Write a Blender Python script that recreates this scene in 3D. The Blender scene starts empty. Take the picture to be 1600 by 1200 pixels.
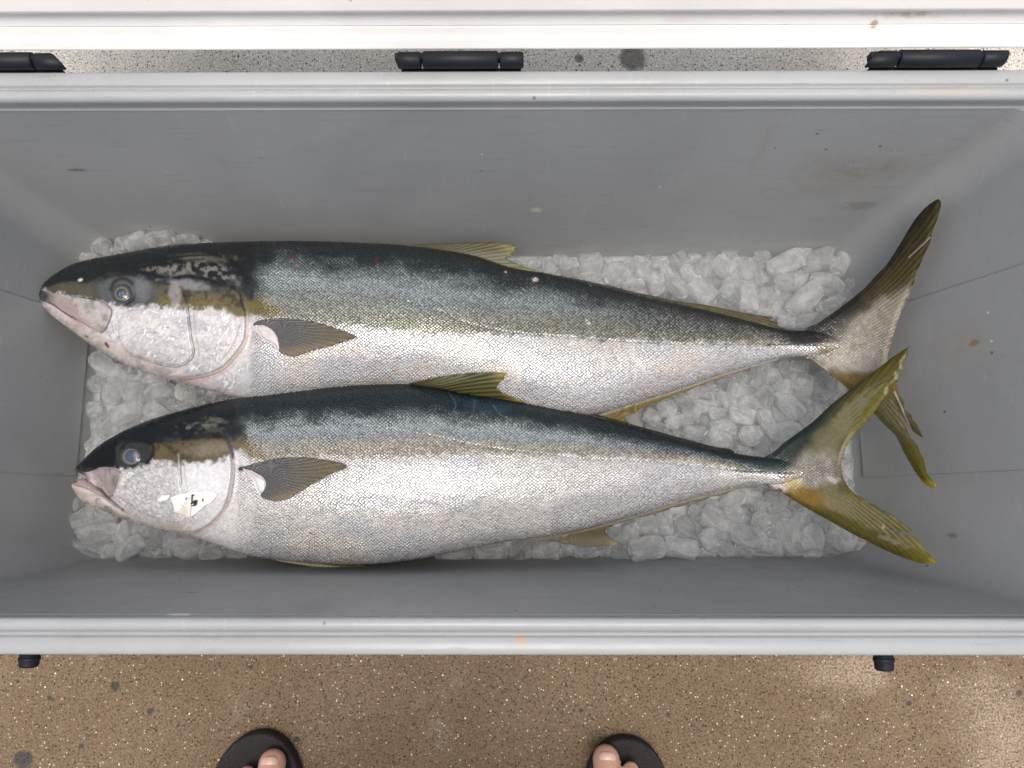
import bpy, math, random
import numpy as np
from mathutils import Matrix, Vector
random.seed(7); np.random.seed(7)
S = bpy.context.scene
C = S.collection
R = math.radians

# ---------------------------------------------------------------- camera
F = 1200.0; CX, CY = 800.0, 600.0
CAMZ = 0.88
dc = np.array([(806-CX)/F, -(790-CY)/F, -1.0]); dc /= np.linalg.norm(dc)
zc_ = -dc
xc_ = np.array([1.0, 0, 0]) - zc_*zc_[0]; xc_ /= np.linalg.norm(xc_)
yc_ = np.cross(zc_, xc_)
W2C = np.stack([xc_, yc_, zc_], 1)          # columns: world axes seen in camera space
C2W = W2C.T
cam = bpy.data.cameras.new('camera'); camo = bpy.data.objects.new('camera', cam); C.objects.link(camo)
camo.matrix_world = Matrix.Translation((0, 0, CAMZ)) @ Matrix([list(r) for r in C2W]).to_4x4()
cam.sensor_fit = 'HORIZONTAL'; cam.sensor_width = 36.0; cam.lens = 36.0*F/1600.0
cam.clip_start = 0.02; cam.clip_end = 200
S.camera = camo

# ---------------------------------------------------------------- light
SUN_EL, SUN_AZ = 82.0, 175.0      # azimuth clockwise from +Y
w = bpy.data.worlds.new('World'); S.world = w; w.use_nodes = True
nt = w.node_tree
sky = nt.nodes.new('ShaderNodeTexSky'); sky.sky_type = 'NISHITA'; sky.sun_disc = False
sky.sun_elevation = R(SUN_EL); sky.sun_rotation = R(SUN_AZ)
sky.air_density = 1.0; sky.dust_density = 7.0; sky.ozone_density = 0.6
bg = nt.nodes['Background']; bg.inputs['Strength'].default_value = 0.13
nt.links.new(sky.outputs['Color'], bg.inputs['Color'])
sl = bpy.data.lights.new('sun', 'SUN'); sl.energy = 1.3; sl.angle = R(28); sl.color = (1.0, 0.97, 0.93)
so = bpy.data.objects.new('sun', sl); C.objects.link(so)
az, el = R(SUN_AZ), R(SUN_EL)
sdir = Vector((math.sin(az)*math.cos(el), math.cos(az)*math.cos(el), math.sin(el)))
so.rotation_euler = sdir.to_track_quat('Z', 'Y').to_euler(); so.location = (0, 0, 4)
S.view_settings.view_transform = 'Standard'; S.view_settings.look = 'None'
S.view_settings.gamma = 1; S.view_settings.exposure = 0.5
S.cycles.max_bounces = 16; S.cycles.transmission_bounces = 14; S.cycles.transparent_max_bounces = 16
S.cycles.caustics_refractive = True; S.cycles.sample_clamp_indirect = 6

# ---------------------------------------------------------------- projection helpers
def at(px, py, z):
    """world point on the plane of height z seen at photo pixel px, py (arrays allowed)"""
    px, py, z = np.broadcast_arrays(np.asarray(px, float), np.asarray(py, float), np.asarray(z, float))
    d = np.stack([(px-CX)/F, (CY-py)/F, -np.ones_like(px)], -1) @ W2C   # rows times C2W^T
    k = (z-CAMZ)/d[..., 2]
    return np.stack([d[..., 0]*k, d[..., 1]*k, z], -1)
def px2m(z, n=1.0): return n*(CAMZ-z)/F*1.02

def sstep(a, b, x):
    t = np.clip((x-a)/(b-a), 0, 1); return t*t*(3-2*t)
def curve(pts):
    """smooth monotone-ish interpolation through pixel points"""
    p = np.array(pts, float); xs, ys = p[:, 0], p[:, 1]
    m = np.gradient(ys, xs)
    def f(x):
        x = np.clip(np.asarray(x, float), xs[0], xs[-1])
        i = np.clip(np.searchsorted(xs, x)-1, 0, len(xs)-2)
        h = xs[i+1]-xs[i]; t = (x-xs[i])/h
        return (2*t**3-3*t**2+1)*ys[i]+(t**3-2*t**2+t)*h*m[i]+(-2*t**3+3*t**2)*ys[i+1]+(t**3-t**2)*h*m[i+1]
    return f
_G = np.random.RandomState(3).rand(256, 256)
def vnoise(x, y):
    xi = np.floor(x).astype(int); yi = np.floor(y).astype(int); fx = x-xi; fy = y-yi
    fx = fx*fx*(3-2*fx); fy = fy*fy*(3-2*fy)
    g = lambda a, b: _G[a & 255, b & 255]
    return (g(xi, yi)*(1-fx)+g(xi+1, yi)*fx)*(1-fy)+(g(xi, yi+1)*(1-fx)+g(xi+1, yi+1)*fx)*fy
def fbm(x, y, o=4):
    s = 0; a = 1; n = 0
    for k in range(o):
        s = s+a*vnoise(x*2**k+17*k, y*2**k+31*k); n += a; a *= .55
    return s/n
def segdist(px, py, poly, closed=False):
    """distance to polyline, nearest point"""
    P = np.array(poly, float)
    Q = np.roll(P, -1, 0) if closed else P[1:]
    P = P if closed else P[:-1]
    best = np.full(px.shape, 1e9); bx = px.copy(); by = py.copy()
    for (ax, ay), (cx, cy) in zip(P, Q):
        dx, dy = cx-ax, cy-ay; L = dx*dx+dy*dy+1e-9
        t = np.clip(((px-ax)*dx+(py-ay)*dy)/L, 0, 1)
        qx, qy = ax+t*dx, ay+t*dy; d = np.hypot(px-qx, py-qy)
        k = d < best; best = np.where(k, d, best); bx = np.where(k, qx, bx); by = np.where(k, qy, by)
    return best, bx, by
def inside(px, py, poly):
    P = np.array(poly, float); Q = np.roll(P, -1, 0); r = np.zeros(px.shape, bool)
    for (ax, ay), (bx, by) in zip(P, Q):
        c = ((ay > py) != (by > py)) & (px < (bx-ax)*(py-ay)/((by-ay) if by != ay else 1e-9)+ax)
        r ^= c
    return r
def smooth_poly(pts, n=4, closed=True):
    """Catmull-Rom resample"""
    P = np.array(pts, float); N = len(P); out = []
    rng = range(N) if closed else range(N-1)
    for i in rng:
        g = (lambda k: P[k % N]) if closed else (lambda k: P[min(max(k, 0), N-1)])
        p0, p1, p2, p3 = g(i-1), g(i), g(i+1), g(i+2)
        for k in range(n):
            t = k/n
            out.append(.5*((2*p1)+(-p0+p2)*t+(2*p0-5*p1+4*p2-p3)*t*t+(-p0+3*p1-3*p2+p3)*t**3))
    if not closed: out.append(P[-1])
    return np.array(out)

# ---------------------------------------------------------------- object helpers
def empty(name, loc, label=None, cat=None, group=None):
    o = bpy.data.objects.new(name, None); o.location = loc; o.empty_display_size = .02; C.objects.link(o)
    tag(o, label, cat, group); return o
def tag(o, label=None, cat=None, group=None, kind=None):
    if label: o['label'] = label
    if cat: o['category'] = cat
    if group: o['group'] = group
    if kind: o['kind'] = kind
    return o
def wm(o):
    """world location sum of an un-rotated parent chain"""
    v = Vector((0, 0, 0))
    while o is not None: v += o.location; o = o.parent
    return v
def link(name, me, mats, parent=None, smooth=True):
    o = bpy.data.objects.new(name, me); C.objects.link(o)
    for m in (mats if isinstance(mats, (list, tuple)) else [mats]): me.materials.append(m)
    if parent is not None:
        me.transform(Matrix.Translation(-wm(parent))); o.parent = parent
    if smooth: me.polygons.foreach_set('use_smooth', [True]*len(me.polygons))
    return o
def npmesh(name, V, Fq, attrs=None, uv=None, floats=None):
    """mesh from numpy verts and quads/tris array"""
    me = bpy.data.meshes.new(name)
    V = np.asarray(V, np.float32); Fq = np.asarray(Fq, np.int32); k = Fq.shape[1]
    me.vertices.add(len(V)); me.vertices.foreach_set('co', V.ravel())
    me.loops.add(Fq.size); me.loops.foreach_set('vertex_index', Fq.ravel())
    me.polygons.add(len(Fq)); me.polygons.foreach_set('loop_start', np.arange(len(Fq), dtype=np.int32)*k)
    me.update(calc_edges=True)
    for an, a in (attrs or {}).items():
        c = me.color_attributes.new(an, 'FLOAT_COLOR', 'POINT'); c.data.foreach_set('color', np.asarray(a, np.float32).ravel())
    for an, a in (floats or {}).items():
        c = me.attributes.new(an, 'FLOAT', 'POINT'); c.data.foreach_set('value', np.asarray(a, np.float32).ravel())
    if uv is not None:
        l = me.uv_layers.new(name='rest'); l.data.foreach_set('uv', np.asarray(uv, np.float32)[Fq.ravel()].ravel())
    me.validate()
    return me
def pymesh(name, V, Fs):
    me = bpy.data.meshes.new(name); me.from_pydata([tuple(map(float, v)) for v in V], [], Fs); me.update(); return me
def grid_quads(nu, nv, closed_v=False, off=0):
    i = np.arange(nu-1)[:, None]; j = np.arange(nv if closed_v else nv-1)[None, :]; j2 = (j+1) % nv
    a = i*nv+j; b = (i+1)*nv+j; c = (i+1)*nv+j2; d = i*nv+j2
    return np.stack(np.broadcast_arrays(a, b, c, d), -1).reshape(-1, 4)+off
def bevel(o, wd, seg=3, ang=40):
    m = o.modifiers.new('bevel', 'BEVEL'); m.width = wd; m.segments = seg; m.limit_method = 'ANGLE'; m.angle_limit = R(ang)
    return o
def boxmesh(name, lo, hi):
    x0, y0, z0 = lo; x1, y1, z1 = hi
    V = [(x0, y0, z0), (x1, y0, z0), (x1, y1, z0), (x0, y1, z0), (x0, y0, z1), (x1, y0, z1), (x1, y1, z1), (x0, y1, z1)]
    return pymesh(name, V, [(0, 3, 2, 1), (4, 5, 6, 7), (0, 1, 5, 4), (1, 2, 6, 5), (2, 3, 7, 6), (3, 0, 4, 7)])

# ---------------------------------------------------------------- material helpers
class NT:
    def __init__(s, name):
        s.m = bpy.data.materials.new(name); s.m.use_nodes = True; s.t = s.m.node_tree
        s.p = s.t.nodes['Principled BSDF']; s.out = s.t.nodes['Material Output']
    def n(s, typ, **k):
        x = s.t.nodes.new('ShaderNode'+typ)
        for a, b in k.items():
            if a in x.bl_rna.properties: setattr(x, a, b)
        return x
    def l(s, a, b): s.t.links.new(a, b)
    def val(s, sock, v):
        if isinstance(v, (int, float, tuple)): sock.default_value = v
        else: s.l(v, sock)
    def math(s, op, a, b=0.0, c=None, clamp=False):
        x = s.n('Math', operation=op, use_clamp=clamp); s.val(x.inputs[0], a); s.val(x.inputs[1], b)
        if c is not None: s.val(x.inputs[2], c)
        return x.outputs[0]
    def mix(s, f, a, b, typ='MIX'):
        x = s.n('Mix', data_type='RGBA', blend_type=typ); s.val(x.inputs[0], f)
        s.val(x.inputs[6], a if not isinstance(a, tuple) else (*a, 1)[:4]); s.val(x.inputs[7], b if not isinstance(b, tuple) else (*b, 1)[:4])
        return x.outputs[2]
    def ramp(s, f, lo, hi, a=0.0, b=1.0):
        x = s.n('MapRange', interpolation_type='SMOOTHSTEP'); s.l(f, x.inputs[0])
        for i, v in zip((1, 2, 3, 4), (lo, hi, a, b)): x.inputs[i].default_value = v
        return x.outputs[0]
    def noise(s, co, sc, det=4, rough=.55, dist=0, dim='3D'):
        x = s.n('TexNoise', noise_dimensions=dim); s.l(co, x.inputs['Vector']); x.inputs['Scale'].default_value = sc
        x.inputs['Detail'].default_value = det; x.inputs['Roughness'].default_value = rough; x.inputs['Distortion'].default_value = dist
        return x.outputs['Fac']
    def map(s, co, sc=(1, 1, 1), rot=(0, 0, 0), loc=(0, 0, 0)):
        x = s.n('Mapping'); s.l(co, x.inputs[0]); x.inputs['Scale'].default_value = sc; x.inputs['Rotation'].default_value = rot; x.inputs['Location'].default_value = loc
        return x.outputs[0]
    def vor(s, co, sc, rnd=1.0, feat='F1', dim='3D'):
        x = s.n('TexVoronoi', feature=feat, voronoi_dimensions=dim); s.l(co, x.inputs['Vector']); x.inputs['Scale'].default_value = sc
        x.inputs['Randomness'].default_value = rnd; return x
    def pos(s): return s.n('NewGeometry').outputs['Position']
    def bump(s, h, dist, st=1.0, prev=None):
        x = s.n('Bump'); x.inputs['Strength'].default_value = st; x.inputs['Distance'].default_value = dist; s.l(h, x.inputs['Height'])
        if prev is not None: s.l(prev, x.inputs['Normal'])
        s.l(x.outputs[0], s.p.inputs['Normal']); return x.outputs[0]
    def spot(s, co, c, r, wob=.5, sc=60, lo=1.0, hi=.6):
        """soft-edged irregular mark at world point c, radius r (3-tuple)"""
        m = s.map(co, sc=(1/r[0], 1/r[1], 1/r[2]), loc=(-c[0]/r[0], -c[1]/r[1], -c[2]/r[2]))
        g = s.n('VectorMath', operation='LENGTH'); s.l(m, g.inputs[0])
        nz = s.noise(co, sc, 4, .6)
        d = s.math('ADD', g.outputs['Value'], s.math('MULTIPLY', s.math('SUBTRACT', nz, .5), wob*2))
        return s.ramp(d, lo, hi)
def simple(name, col, rough=.5, metal=0.0, bumpsc=None, bumpd=.0003, spec=.5, var=0.0):
    t = NT(name); t.p.inputs['Roughness'].default_value = rough; t.p.inputs['Metallic'].default_value = metal
    t.p.inputs['Specular IOR Level'].default_value = spec
    co = t.pos()
    nz = t.noise(co, 40, 5)
    t.l(t.mix(nz, tuple(c*(1-var) for c in col), tuple(min(1, c*(1+var)) for c in col)), t.p.inputs['Base Color'])
    if bumpsc: t.bump(t.noise(co, bumpsc, 4), bumpd, .6)
    return t.m

# ================================================================= GROUND
GZ = -0.045
def ground_material():
    t = NT('exposed_concrete'); co = t.pos()
    big = t.noise(co, 3.2, 5, .6, .4); med = t.noise(co, 14, 5, .65); fine = t.noise(co, 420, 3, .7)
    brown = t.mix(t.ramp(big, .35, .68), (.200, .135, .070), (.262, .186, .104))
    brown = t.mix(t.ramp(med, .56, .76), brown, (.30, .235, .16))
    # brown near the feet; paler behind, brightness painted in to offset the lid's shade
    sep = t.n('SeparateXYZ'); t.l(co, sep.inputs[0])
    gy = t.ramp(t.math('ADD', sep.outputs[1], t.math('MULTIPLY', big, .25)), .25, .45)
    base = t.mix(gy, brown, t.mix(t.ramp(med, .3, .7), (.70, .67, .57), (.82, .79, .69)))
    base = t.mix(t.ramp(fine, .3, .75), t.mix(.62, base, (0.02, .015, .01)), base)
    v = t.vor(co, 380); vs = t.n('SeparateColor'); t.l(v.outputs['Color'], vs.inputs[0])
    isl = t.math('MULTIPLY', t.ramp(v.outputs['Distance'], .42, .22), t.math('GREATER_THAN', vs.outputs[0], .925))
    base = t.mix(isl, base, t.mix(vs.outputs[1], (.42, .34, .25), (.80, .72, .60)))
    drk = t.math('MULTIPLY', t.ramp(v.outputs['Distance'], .5, .25), t.math('LESS_THAN', vs.outputs[0], .15))
    base = t.mix(drk, base, (.045, .033, .024))
    v2 = t.vor(co, 190); v2s = t.n('SeparateColor'); t.l(v2.outputs['Color'], v2s.inputs[0])
    w2 = t.math('MULTIPLY', t.ramp(v2.outputs['Distance'], .24, .14), t.math('GREATER_THAN', v2s.outputs[0], .98))
    base = t.mix(w2, base, (.78, .74, .66))
    d2 = t.math('MULTIPLY', t.ramp(v2.outputs['Distance'], .34, .16), t.math('LESS_THAN', v2s.outputs[0], .03))
    base = t.mix(d2, base, (.03, .027, .025))
    gum = [(180, 1072, 9), (78, 1091, 5), (234, 1111, 6), (127, 1166, 5), (36, 1187, 17), (392, 1042, 4), (463, 1155, 6), (1420, 1099, 5),
           (1592, 1083, 6), (1044, 1116, 4), (908, 1110, 4), (279, 1133, 3), (28, 1065, 3), (936, 1070, 3)]
    for gx, gy_, r in gum:
        p = at(gx, gy_, GZ); rr = px2m(GZ, r)
        base = t.mix(t.math('MULTIPLY', t.spot(co, tuple(p), (rr, rr*.85, 1), .45, 130), .85), base, (.03, .030, .032))
    for gx, gy_, r, rz in [(988, 92, 26, .6), (905, 92, 9, .3), (1350, 1060, 60, .0)]:
        p = at(gx, gy_, GZ); rr = px2m(GZ, r)*1.05
        if rz: base = t.mix(t.math('MULTIPLY', t.spot(co, tuple(p), (rr, rr, 1), .25, 60), .8), base, (.075, .068, .06))
    for gx, gy_, rx, ry in [(1580, 1165, 60, 90), (1300, 1055, 85, 28), (1540, 1100, 60, 60), (1350, 1050, 30, 30)]:
        p = at(gx, gy_, GZ)
        base = t.mix(t.math('MULTIPLY', t.spot(co, tuple(p), (px2m(GZ, rx), px2m(GZ, ry), 1), 1.1, 16, 1.35, .1), t.ramp(fine, .3, .7, .0, .62)), base, (.42, .34, .25))
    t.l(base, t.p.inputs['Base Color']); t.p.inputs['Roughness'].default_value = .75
    hh = t.math('ADD', t.math('MULTIPLY', fine, .6), t.ramp(v.outputs['Distance'], .0, .5, 1, 0))
    t.bump(hh, .0012, .8)
    return t.m
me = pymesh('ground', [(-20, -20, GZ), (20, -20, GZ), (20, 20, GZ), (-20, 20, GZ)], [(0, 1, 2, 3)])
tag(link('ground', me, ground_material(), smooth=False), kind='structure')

# ================================================================= COOLER
XL, XR = at(148, 640, 0)[0], at(1322, 640, 0)[0]      # floor outline
RZ = 0.273
YB = at(800, 403, 0)[1]; YF = at(800, 869, 0)[1]
OFF0 = at(800, 155, RZ)[1]-YB                    # how far the rim stands out from the floor at the back
KF = (YF-at(800, 967, RZ)[1])/OFF0; KR = (.4640-XR)/OFF0; KL = 1.15
#RZ                                            # rim height
DR = OFF0/RZ*.985                                              # draft of the walls
def rrect(x0, x1, y0, y1, r, z, seg=10):
    r = max(r, .002); P = []
    for (cx, cy, a0) in ((x1-r, y1-r, 0), (x0+r, y1-r, 90), (x0+r, y0+r, 180), (x1-r, y0+r, 270)):
        for k in range(seg+1):
            a = R(a0+90*k/seg); P.append((cx+r*math.cos(a), cy+r*math.sin(a), z))
    return P
def rloft(name, loops, cap0=False, cap1=False, seg=10, flip=False):
    V = []; n = 4*(seg+1)
    for o, z, r in loops:
        g = lambda k: o*k if o <= OFF0 else OFF0*k+(o-OFF0)
        V += rrect(XL-g(KL), XR+g(KR), YF-g(KF), YB+o, r, z, seg)
    Fs = []
    for i in range(len(loops)-1):
        for j in range(n):
            a, b = i*n+j, i*n+(j+1) % n
            Fs.append((a, b, b+n, a+n))
    if cap0: Fs.append(tuple(range(n))[::-1])
    if flip: Fs = [f[::-1] for f in Fs]
    if cap1: Fs.append(tuple(range((len(loops)-1)*n, len(loops)*n)))
    return pymesh(name, V, Fs)
def plastic(name, col, dirt=.5, rough=.42, marks=()):
    t = NT(name); co = t.pos()
    a = t.noise(co, 5, 5, .6, .5); b = t.noise(t.map(co, (6, 60, 60), (.1, .2, .35)), 4, 5, .6)
    c = t.noise(t.map(co, (90, 8, 8), (.3, .1, .5)), 3, 4, .6)
    base = t.mix(t.ramp(a, .35, .75), col, tuple(x*.88 for x in col))
    base = t.mix(t.math('MULTIPLY', t.ramp(b, .56, .74), .30*dirt), base, tuple(x*.5 for x in col))
    base = t.mix(t.math('MULTIPLY', t.ramp(c, .62, .76), .30*dirt), base, tuple(min(.85, x*1.5) for x in col))
    v = t.vor(co, 62); vs = t.n('SeparateColor'); t.l(v.outputs['Color'], vs.inputs[0])
    fl = t.math('MULTIPLY', t.ramp(v.outputs['Distance'], .13, .05), t.math('GREATER_THAN', vs.outputs[0], .925))
    base = t.mix(t.math('MULTIPLY', fl, .8*dirt), base, (.05, .045, .04))
    fl2 = t.math('MULTIPLY', t.ramp(v.outputs['Distance'], .10, .04), t.math('LESS_THAN', vs.outputs[0], .05))
    base = t.mix(t.math('MULTIPLY', fl2, .8*dirt), base, (.7, .68, .6))
    for cpt, r, colr, amt, wob, sc in marks:
        soft = r[0] > .02 and r[1] > .015
        msk = t.spot(co, cpt, r, wob, sc, 1.3 if soft else 1.05, .1 if soft else .55)
        if soft: msk = t.math('MULTIPLY', msk, t.ramp(t.noise(co, 75, 5, .75), .35, .7, .25, 1))
        base = t.mix(t.math('MULTIPLY', msk, amt), base, colr)
    t.l(base, t.p.inputs['Base Color'])
    t.l(t.ramp(t.noise(co, 18, 5, .65), .3, .8, rough-.08, rough+.12), t.p.inputs['Roughness'])
    t.p.inputs['Specular IOR Level'].default_value = .3
    t.bump(t.math('ADD', t.noise(co, 26, 3), t.math('MULTIPLY', t.ramp(b, .6, .8), .25)), .0009, .35)
    return t.m
def wallpt(px, py, side):
    """point on an inner wall seen at a pixel (back / right / left / front), found by marching down the ray"""
    for z in np.linspace(RZ-.01, 0, 260):
        p = at(px, py, z)
        if side == 'back' and p[1] > YB+DR*z-1e-4: return tuple(p)
        if side == 'right' and p[0] > XR+DR*KR*z-1e-4: return tuple(p)
        if side == 'left' and p[0] < XL-DR*KL*z+1e-4: return tuple(p)
        if side == 'front' and p[1] < YF-DR*KF*z+1e-4: return tuple(p)
    return tuple(at(px, py, 0))
GREY = (.345, .365, .385)
tan = (.235, .205, .16)
marks = [(wallpt(1310, 275, 'back'), (.055, .05, .045), (.20, .17, .125), .55, .7, 30), (wallpt(1370, 265, 'back'), (.05, .03, .02), (.20, .17, .125), .5, .9, 40),
         (wallpt(838, 328, 'back'), (.007, .02, .005), (.45, .42, .34), .75, 1.1, 300), (wallpt(1345, 322, 'back'), (.02, .02, .01), (.14, .11, .08), .4, 1.2, 160),
         (wallpt(1495, 537, 'right'), (.03, .020, .034), (.26, .225, .165), .65, .9, 70), (wallpt(1525, 536, 'right'), (.02, .004, .008), (.22, .15, .06), .8, .6, 200),
         (wallpt(1490, 837, 'right'), (.01, .003, .006), (.12, .07, .03), .5, .8, 260), (wallpt(1190, 230, 'back'), (.006, .05, .05), (.2, .18, .14), .15, .9, 60),
         (wallpt(280, 960, 'front'), (.012, .02, .004), (.6, .6, .58), .6, .8, 200), (wallpt(300, 926, 'front'), (.012, .02, .002), (.07, .07, .07), .7, .8, 220),
         (wallpt(120, 265, 'back'), (.010, .02, .003), (.08, .08, .08), .6, .7, 220), (wallpt(850, 935, 'front'), (.07, .02, .006), (.2, .19, .17), .35, .8, 70)]
M_liner = plastic('grey_liner_plastic', (.272, .286, .289), 1.0, .50, marks)
M_rim = plastic('grey_rim_plastic', (.310, .330, .338), .8, .34, [(tuple(at(1480, 141, .276)), (.05, .006, .02), (.38, .35, .29), .6, .8, 90),
        (tuple(at(815, 1000, .273)), (.006, .006, .02), (.4, .3, .2), .6, .8, 200)])
M_lid = plastic('white_lid_plastic', (.90, .89, .85), .45, .4, [((at(1420, 24, .31)[0], at(1420, 24, .31)[1]+.002, .31), (.035, .03, .0028), (.42, .27, .12), .9, .9, 120),
        ((at(1365, 35, .303)[0], at(1365, 35, .303)[1], .303), (.004, .03, .004), (.45, .33, .2), .8, .6, 200)])
M_black = simple('black_hinge_plastic', (.010, .012, .016), .5, bumpsc=60, bumpd=.0006, var=.25, spec=.22)

y0r = at(800, 155, RZ)[1]; off0 = y0r-YB            # where the back rim starts, measured as an offset from the floor outline
cooler = empty('cooler', ((XL+XR)/2, (YB+YF)/2, GZ), 'long grey hard cooler with its white lid open, holding two fish on ice', 'cooler')
rimw = at(800, 109.5, RZ)[1]-y0r
# inner liner: floor, fillet, walls
loops = [(-.05, 0, .012), (-.0075, 0, .034)]
for k in range(7):
    a = R(15*k); loops.append((-.006+.007*math.sin(a), .006-.006*math.cos(a), .034))
for z in (.03, .08, .14, .2, .25, .2575, .2600, .2610): loops.append((DR*z, z, .036-.02*z))
loops += [(DR*.2614-.0005, .2614, .018), (DR*.2622-.0005, .2622, .018), (DR*.2628+.0003, .2628, .018), (DR*.2640+.0003, .2640, .018), (DR*.2665, .2665, .018), (off0-.0018, RZ-.0045, .018)]
liner = link('liner', rloft('liner', loops, cap0=True, flip=True), M_liner, cooler)
# rim: rolled ridge, groove, flat ledge and skirt
prof = [(off0-.0018, RZ-.0045)]
rw = rimw*.42
for k in range(13):
    a = math.pi*(k/12); prof.append((off0-.002+rw*.5*(1-math.cos(a)), RZ-.001+.0055*math.sin(a)))
prof += [(off0+rw, RZ-.0032), (off0+rw+.0012, RZ-.0036), (off0+rw+.002, RZ-.001), (off0+rw+.0032, RZ), (off0+rimw*.8, RZ+.0002),
         (off0+rimw-.0022, RZ-.0002), (off0+rimw-.0008, RZ-.0009), (off0+rimw, RZ-.0024), (off0+rimw, RZ-.034), (off0+rimw-.004, RZ-.037), (off0+rimw-.010, RZ-.038)]
link('rim', rloft('rim', [(o, z, .015+(o-off0)*.9) for o, z in prof]), M_rim, cooler)
oo = off0+rimw-.010
link('outer_shell', rloft('outer_shell', [(oo, RZ-.038, .075), (oo-.004, .16, .07), (oo-.010, .02, .065), (oo-.014, GZ+.012, .06), (oo-.022, GZ+.002, .055)], cap1=False), M_rim, cooler)
link('base_plate', rloft('base_plate', [(oo-.022, GZ+.002, .055), (oo-.022, -.006, .055)], cap0=True, cap1=True), M_rim, cooler)

# moulded panels standing slightly proud on the end walls
def end_panel(side, ya_px, yb_px, xedge_px, zlo, name='wall_panel'):
    s = 1 if side == 'right' else -1
    X = lambda z: (XR+DR*KR*z) if s > 0 else (XL-DR*KL*z)
    def yat(px, py):
        p = wallpt(px, py, side); return p[1]
    yb, yf = yat(*ya_px), yat(*yb_px)
    zs = [zlo, zlo+.004] + list(np.linspace(zlo+.01, .245, 6)) + [.249]
    ys = [yf, yf+.002] + list(np.linspace(yf+.006, yb-.006, 6)) + [yb-.002, yb]
    V = []; nz, ny = len(zs), len(ys)
    for iz, z in enumerate(zs):
        for iy, y in enumerate(ys):
            edge = iz in (0, nz-1) or iy in (0, ny-1)
            V.append((X(z)-s*(-.001 if edge else .0022), y, z))
    Fs = []
    for i in range(nz-1):
        for j in range(ny-1):
            q = (i*ny+j, i*ny+j+1, (i+1)*ny+j+1, (i+1)*ny+j)
            Fs.append(q[::-1] if s > 0 else q)
    o = link(name, pymesh(name, V, Fs), M_liner, cooler, smooth=False)
    return o
end_panel('right', (1500, 443), (1500, 741), None, .018)
end_panel('left', (30, 461), (60, 743), None, .018)

# hinges
HZ = RZ+.006
def cyl_x(name, x0, x1, y, z, r, n=20, ends=True, slant0=0.0, slant1=0.0):
    V = []; xs = [(x0, .82), (x0+.0012, 1), (x1-.0012, 1), (x1, .82)]
    for k, (x, sc) in enumerate(xs):
        for j in range(n):
            a = 2*math.pi*j/n; yy, zz = y+r*sc*math.cos(a), z+r*sc*math.sin(a)
            sl_ = slant0 if k < 2 else slant1
            V.append((x+sl_*(yy-y), yy, zz))
    Fs = [(i*n+j, (i+1)*n+j, (i+1)*n+(j+1) % n, i*n+(j+1) % n) for i in range(3) for j in range(n)]
    Fs += [tuple(range(n)), tuple(range(3*n, 4*n))[::-1]]
    return pymesh(name, V, [f[::-1] for f in Fs])
ylid = at(800, 78, RZ+.012)[1]; yrim = at(800, 110, RZ)[1]
yh = (ylid+yrim)/2+.001; hr = (ylid-yrim)/2+.0016
for (xa, xb, sa, sb) in ((-105, 92, 0, .9), (621, 818, 0, 0), (1362, 1573, -.9, -.35)):
    X0, X1 = at(xa, 94, HZ)[0], at(xb, 94, HZ)[0]
    h = link('hinge', cyl_x('hinge', X0+(X1-X0)*.20, X0+(X1-X0)*.80, yh, HZ-.001, hr*.98), M_black, cooler)
    link('knuckle', cyl_x('knuckle', X0, X0+(X1-X0)*.188, yh, HZ-.0015, hr*.93, slant0=-sa if sa else 0), M_black, h)
    link('knuckle', cyl_x('knuckle', X0+(X1-X0)*.812, X1, yh, HZ-.0015, hr*.93, slant1=-sb if sb else 0), M_black, h)
    bevel(link('leaf', boxmesh('leaf', (X0+.002, yrim-.0005, RZ-.033), (X1-.002, yrim+.0045, RZ-.003)), M_black, h, smooth=False), .001)
    bevel(link('leaf', boxmesh('leaf', (X0-.002, ylid-.006, RZ+.001), (X1-.004, ylid-.0005, RZ+.0098)), M_black, h, smooth=False), .001)
    for q in (.28, .5, .72):
        cx = X0+(X1-X0)*q
        link('screw', cyl_x('screw', cx-.003, cx+.003, yrim+.0055, RZ-.02, .003, 10), M_black, h)

# lid, standing open behind the rim and leaning back
LEAN = R(25)
def lidpt(x, s, n):      # s up along the lid, n towards the cooler
    return (x, ylid+s*math.sin(LEAN)-n*math.cos(LEAN), RZ+.0115+s*math.cos(LEAN)+n*math.sin(LEAN))
lx0, lx1 = XL-OFF0*KL-rimw, XR+OFF0*KR+rimw
lh = YB-YF+OFF0*(1+KF)+2*rimw
def lid_mesh(name, prof, inset=0.0, closed=True):
    """a picture-frame style profile (distance in from the lid edge, n) swept round the lid outline"""
    V = []; n = len(prof)
    for (a, nn) in prof:
        V += [lidpt(lx0+a, a, nn), lidpt(lx1-a, a, nn), lidpt(lx1-a, lh-a, nn), lidpt(lx0+a, lh-a, nn)]
    Fs = [(i*4+j, i*4+(j+1) % 4, (i+1)*4+(j+1) % 4, (i+1)*4+j) for i in range(n-1) for j in range(4)]
    return pymesh(name, V, Fs)
lid = link('lid', (lambda m: m)(lid_mesh('lid', [(.06, -.050), (.012, -.048), (.002, -.038), (0, -.03), (0, -.002), (.0008, -.0004), (.0022, 0), (.0095, -.0002), (.0105, -.0012), (.0125, -.0016),
                                 (.0195, -.0018), (.0202, -.0030), (.0208, -.0030), (.0212, -.0019), (.0320, -.0022), (.0332, -.0014)])), M_lid, cooler, smooth=False)
bevel(lid, .0012, 2, 25)
ip = [(.0332, -.0014), (.0345, .0030), (.038, .0062), (.05, .0075), (.09, .0078)]
V = []; n = len(ip)
for (a, nn) in ip: V += [lidpt(lx0+a, a, nn), lidpt(lx1-a, a, nn), lidpt(lx1-a, lh-a, nn), lidpt(lx0+a, lh-a, nn)]
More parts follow.
